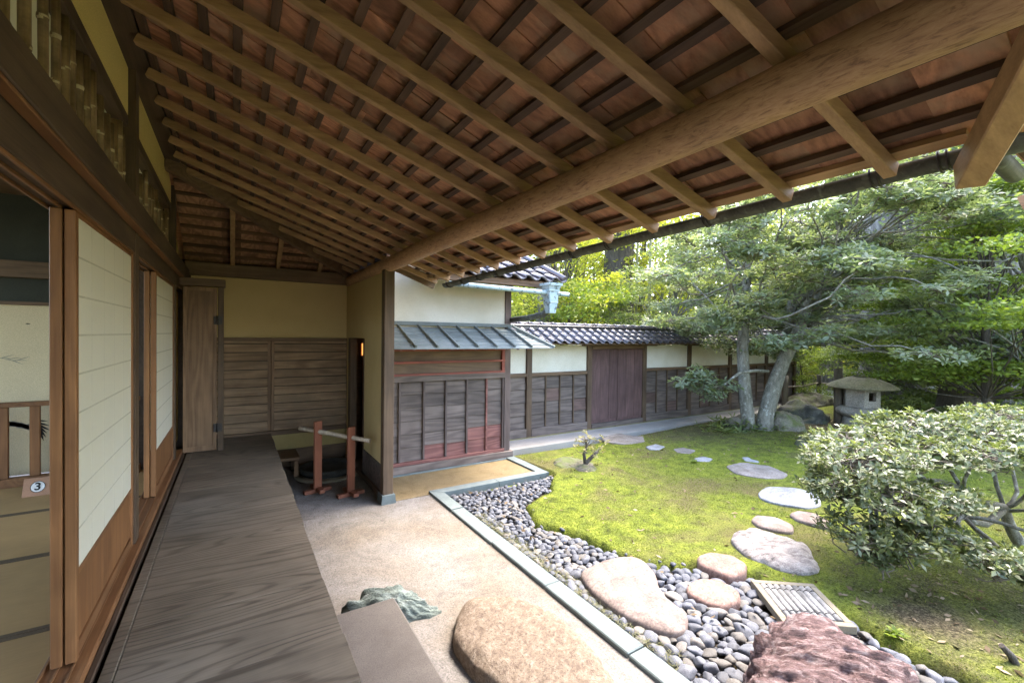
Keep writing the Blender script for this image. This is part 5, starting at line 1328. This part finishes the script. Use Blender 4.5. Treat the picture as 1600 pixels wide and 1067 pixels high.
# chamber: six-sided shell with open windows front and back
ch = B(); ang0 = math.atan2(-VW[1], -VW[0])
for k in range(6):
    a0, a1 = ang0 + (k - .5) * math.pi / 3, ang0 + (k + .5) * math.pi / 3; am = (a0 + a1) / 2
    p0 = Vector((lx + .325 * math.cos(a0), ly + .325 * math.sin(a0), 0)); p1_ = Vector((lx + .325 * math.cos(a1), ly + .325 * math.sin(a1), 0)); wd_ = (p1_ - p0)
    nrm = Vector((math.cos(am), math.sin(am), 0)); zc0, zc1 = -.035, .345
    def seg(u0, u1, z0, z1):
        q = p0 + wd_ * ((u0 + u1) / 2) - nrm * .04; ch.beam((q.x, q.y, z0), (q.x, q.y, z1), wd_.length * (u1 - u0), .08, side=wd_.normalized())
    if k in (0, 3): seg(0, .27, zc0, zc1); seg(.73, 1, zc0, zc1); seg(.271, .729, zc0, .10); seg(.271, .729, .275, zc1)
    else: seg(0, 1, zc0, zc1)
ch.put('light_chamber', W['lantern'], sl)
B().lathe([(.26, .348), (.50, .335), (.60, .35), (.595, .375), (.46, .46), (.30, .53), (.17, .575), (.10, .58)], (lx, ly, 0), 40).put('roof', W['lanternroof'], sl)
B().lathe([(.12, .578), (.17, .60), (.18, .635), (.14, .665), (.05, .68)], (lx, ly, 0), 24).put('finial', W['lantern'], sl)
# props and fence posts
def post(px_, py_, h, r, name, label, m='post', lean=(0, 0), group=None):
    q = GZ(px_, py_, -.48); b0 = B(); b0.tube([(0, 0, -.05), (lean[0] * .4, lean[1] * .4, h * .4), (lean[0] * .7, lean[1] * .7, h * .7), (lean[0], lean[1], h)], [r, r * .95, r * .98, r * .9], 10)
    b0.put(name, W[m], None, label=label, cat='post', group=group, loc=q); return q
post(1310, 664, 1.2, .085, 'prop_post', 'thick gnarled prop post just left of the stone lantern', lean=(.06, .05))
post(1318, 662, 1.05, .06, 'prop_post', 'thin pale prop post close against the lantern platform', lean=(.05, .1))
f1 = post(1226, 637, .85, .075, 'fence_post', 'pale fence post between the main tree and the dark boulder')
f2 = post(1279, 625, .75, .065, 'fence_post', 'dark fence post halfway from the main tree to the lantern', 'bark_dark')
f3 = post(1440, 640, .7, .06, 'fence_post', 'dark fence post in the shade right of the lantern', 'bark_dark')
rp = B().tube([Vector(f1) + Vector((0, 0, .55)), (Vector(f1) + Vector(f2)) / 2 + Vector((0, 0, .50)), Vector(f2) + Vector((0, 0, .52)), (Vector(f2) + Vector(f3)) / 2 + Vector((0, 0, .46)), Vector(f3) + Vector((0, 0, .5))], .018, 6)
rp.put('fence_rope', W['bamboo_pole'], None, label='bamboo rail strung between the low fence posts behind the boulder', cat='fence rail')

# background trees
def tree_proto(seed, h, rad, trunk_r, lm, bm_, npads, leaf, lower=.35, flat=.3, perpad=80, asp=.5, name='tree'):
    """crown and trunk meshes about the foot of the tree"""
    r = np.random.default_rng(seed); tr_ = B()
    top = np.array([r.normal(0, .2), r.normal(0, .2), h * .9])
    cp_ = curve_pts((0, 0, -.2), top, 7, 0, .03); tr_.tube(cp_, list(np.linspace(trunk_r, trunk_r * .25, 8)), 10, True, .06)
    pts = []
    for i in range(npads):
        z = h * r.uniform(lower, 1); t = (z / h - lower) / (1 - lower); rr = rad * math.sqrt(max(.05, 1 - (2 * t - .75) ** 2 * .55)) * math.sqrt(r.random())
        a = r.uniform(0, 6.28); c = np.array([rr * math.cos(a), rr * math.sin(a), z])
        f = cp_[min(7, max(2, int(z / h * 7 - 1)))]; tr_.tube(curve_pts(f, c, 4, .02, .08), [trunk_r * .18, trunk_r * .13, trunk_r * .1, trunk_r * .07, trunk_r * .04], 5, False)
        s_ = rad * r.uniform(.22, .38); u = unit(r.normal(size=(perpad, 3))) * r.random((perpad, 1)) ** .4; pts.append(c + u * np.array([s_, s_, s_ * flat]))
    V_, F_ = cards(np.concatenate(pts), leaf, .5, .5, asp)
    m1 = tr_.me('trunk'); m1.materials.append(W[bm_]); m2 = fastmesh('crown', V_, F_); m2.materials.append(W[lm]); return m1, m2
PT = {'yellow': tree_proto(1, 7, 2.4, .14, 'leaf_yellow', 'bark_dark', 70, .125, .22, .35, 170),
      'maple': tree_proto(2, 4.6, 2.0, .09, 'leaf_green', 'bark_dark', 70, .075, .22, .14, 330),
      'dark': tree_proto(3, 8, 2.6, .2, 'leaf_dark', 'bark_dark', 90, .14, .10, .4, 190),
      'mid': tree_proto(4, 6, 2.3, .15, 'leaf_mid', 'bark', 80, .095, .2, .3, 240),
      'bush': tree_proto(5, 1.5, 1.0, .04, 'leaf_mid', 'bark_dark', 40, .10, .1, .5, 90),
      'green': tree_proto(6, 3.0, 1.6, .06, 'leaf_green', 'bark_dark', 50, .085, .15, .4, 190),
      'white': tree_proto(8, 1.8, .9, .04, 'flower', 'bark_dark', 30, .10, .3, .5, 80)}
def plant(kind, x, y, s_, label, cat='tree', z=-.55, group='trees and bushes beyond the garden wall and lantern', name=None, sz=None):
    m1, m2 = PT[kind]; t = thing(name or {'yellow': 'yellow_tree', 'maple': 'maple_tree', 'dark': 'evergreen_tree', 'mid': 'broadleaf_tree', 'bush': 'bush', 'green': 'green_tree', 'white': 'blossom_bush'}[kind], label, cat, (x, y, z), group)
    t.rotation_euler = (0, 0, rnd.uniform(0, 6.28)); t.scale = (s_, s_, s_ * (sz or 1))
    for nm, m_ in (('trunk', m1), ('crown', m2)):
        c = bpy.data.objects.new(nm, m_); COL.objects.link(c); c.parent = t
        if nm == 'crown': c['kind'] = 'stuff'
    return t
def at(px_, dist):                    # ground position in the direction of a photo column
    r = ray(px_, CY); k = dist / math.hypot(r[0], r[1]); return r[0] * k, r[1] * k
for kind, px_, dist, s_, lb in [
    ('yellow', 845, 13, .95, 'sunlit yellow green tree right behind the small tiled roof'),
    ('yellow', 905, 17, 1.1, 'tall yellow green tree behind the garden wall, left of the cedar'),
    ('yellow', 1010, 19, 1.15, 'yellow green tree behind the wall, just right of the cedar'),
    ('green', 895, 12.5, 1.15, 'bright green small tree peeping over the wall tiles left of the cedar'),
    ('white', 868, 11.5, 1.1, 'white flowering bush peeping over the wall tiles'),
    ('mid', 965, 14, .62, 'grey green tree covering the foot of the cedar behind the wall'),
    ('mid', 1060, 13.5, .8, 'grey green tree behind the wall above the gate end'),
    ('yellow', 1130, 21, 1.2, 'yellow green tree glimpsed behind the left of the main crown'),
    ('mid', 1240, 21, 1.1, 'grey green tree behind the main tree trunk'),
    ('green', 1262, 15.5, .55, 'small sunlit green tree between main trunk and lantern'),
    ('dark', 1350, 19.5, .75, 'dark evergreen directly behind the stone lantern'),
    ('yellow', 1420, 22, 1.1, 'yellow green tree behind the right half of the main crown'),
    ('mid', 1390, 14, .55, 'grey green tree right of the lantern roof'),
    ('maple', 1565, 10.3, .95, 'bright green layered maple at the right edge beyond the azalea'),
    ('maple', 1480, 13, .8, 'yellow green layered maple behind the right of the main crown'),
    ('mid', 1540, 15, 1.0, 'mid green tree behind the layered maple at the right'),
    ('dark', 1590, 19, 1.25, 'tall dark evergreen at the right edge under the eave'),
    ('yellow', 1500, 26, 1.4, 'far yellow green tree beyond the grey cedar trunk'),
    ('mid', 1640, 11, .9, 'mid green tree just outside the right edge'),
    ('mid', 1320, 24, 1.2, 'far mid green tree above the lantern')]:
    x, y = at(px_, dist); plant(kind, x, y, s_, lb, 'bush' if kind == 'white' else 'tree')
for px_, dist, s_, lb in [(1430, 12.2, .45, 'low green bush right behind the lantern platform'), (1500, 11.6, .42, 'low green bush at the foot of the dark cedar stump'), (1580, 10.5, .5, 'low green bush behind the azalea at the right edge'), (1200, 20, .6, 'low bush behind the main trunk by the far path'), (1300, 22, .7, 'low bush beyond the far path above the fence posts')]:
    x, y = at(px_, dist); plant('bush', x, y, s_, lb, 'bush')
# big trunks
def cedar(px_, dist, r, h, label, m='bark_cedar'):
    x, y = at(px_, dist); t = thing('cedar_tree', label, 'tree', (x, y, -.55), 'tall cedars beyond the garden'); b0 = B()
    n = 24; pts = [(rng.normal(0, .03), rng.normal(0, .03), h * i / 10) for i in range(11)]; b0.tube(pts, [r * (1.35 if i == 0 else 1.08 - .04 * i) for i in range(11)], 22, True, .12); b0.put('trunk', W[m], t, loc=(x, y, -.55))
    q = np.array([0, 0, h * .92 + (2.5 if h < 6 else 0)]) + unit(rng.normal(size=(1500, 3))) * rng.random((1500, 1)) ** .4 * np.array([2.2, 2.2, 2.0]); V_, F_ = cards(q, .16)
    c = obj('crown', fastmesh('crown', V_, F_), W['leaf_dark'], t, loc=(x, y, -.55)); c['kind'] = 'stuff'
cedar(966, 17, .55, 14, 'massive dark cedar trunk rising behind the wall gate', 'bark_dark')
cedar(1556, 14.5, .42, 13, 'tall pale grey cedar trunk at the right, under the eave corner')
cedar(1412, 16, .40, 11, 'leaning grey cedar trunk right of the stone lantern')
cedar(1372, 15.5, .40, 11, 'grey cedar trunk half hidden behind the lantern roof')
cedar(1508, 13, .38, 5, 'dark stout cedar trunk base above the azalea', 'bark_dark')
cedar(848, 12.5, .22, 9, 'grey trunk just right of the copper rain head')
cedar(1298, 20, .3, 12, 'slim cedar trunk between the fence post and lantern')
# bamboo stems
for i, (px_, dist) in enumerate(((992, 16), (1000, 18), (1012, 15.5), (1021, 19), (1032, 17), (1044, 20), (880, 18), (925, 19))):
    x, y = at(px_, dist); b0 = B(); b0.tube([(0, 0, -.1), (.05, 0, 4), (.15, .05, 9)], [.05, .045, .03], 8); b0.put('bamboo_stem', W['bamboo_green'], None, label='thin bamboo stem behind the wall, ' + ('left' if px_ < 960 else 'right') + ' of the big dark cedar', cat='bamboo', group='bamboo stems behind the wall', loc=(x, y, -.55))
# the wood that closes the view
n = 52000; th = rng.uniform(R(-28), R(75), n); dd = rng.uniform(25, 38, n); pz = rng.random(n) ** 1.2 * 13 - .5
q = np.stack([np.sin(th + R(32)) * dd, np.cos(th + R(32)) * dd, pz], 1)
kk = (fbm(th * 9, pz * .7, 21) > -.35); q = q[kk]; V_, F_ = cards(q, .55, .6, .3, .6)
obj('woods', fastmesh('woods', V_, F_), leafmat('far_wood_leaf', (.13, .15, .045), (.26, .27, .07), (.44, .41, .13), .5, .55, .2), kind='stuff')
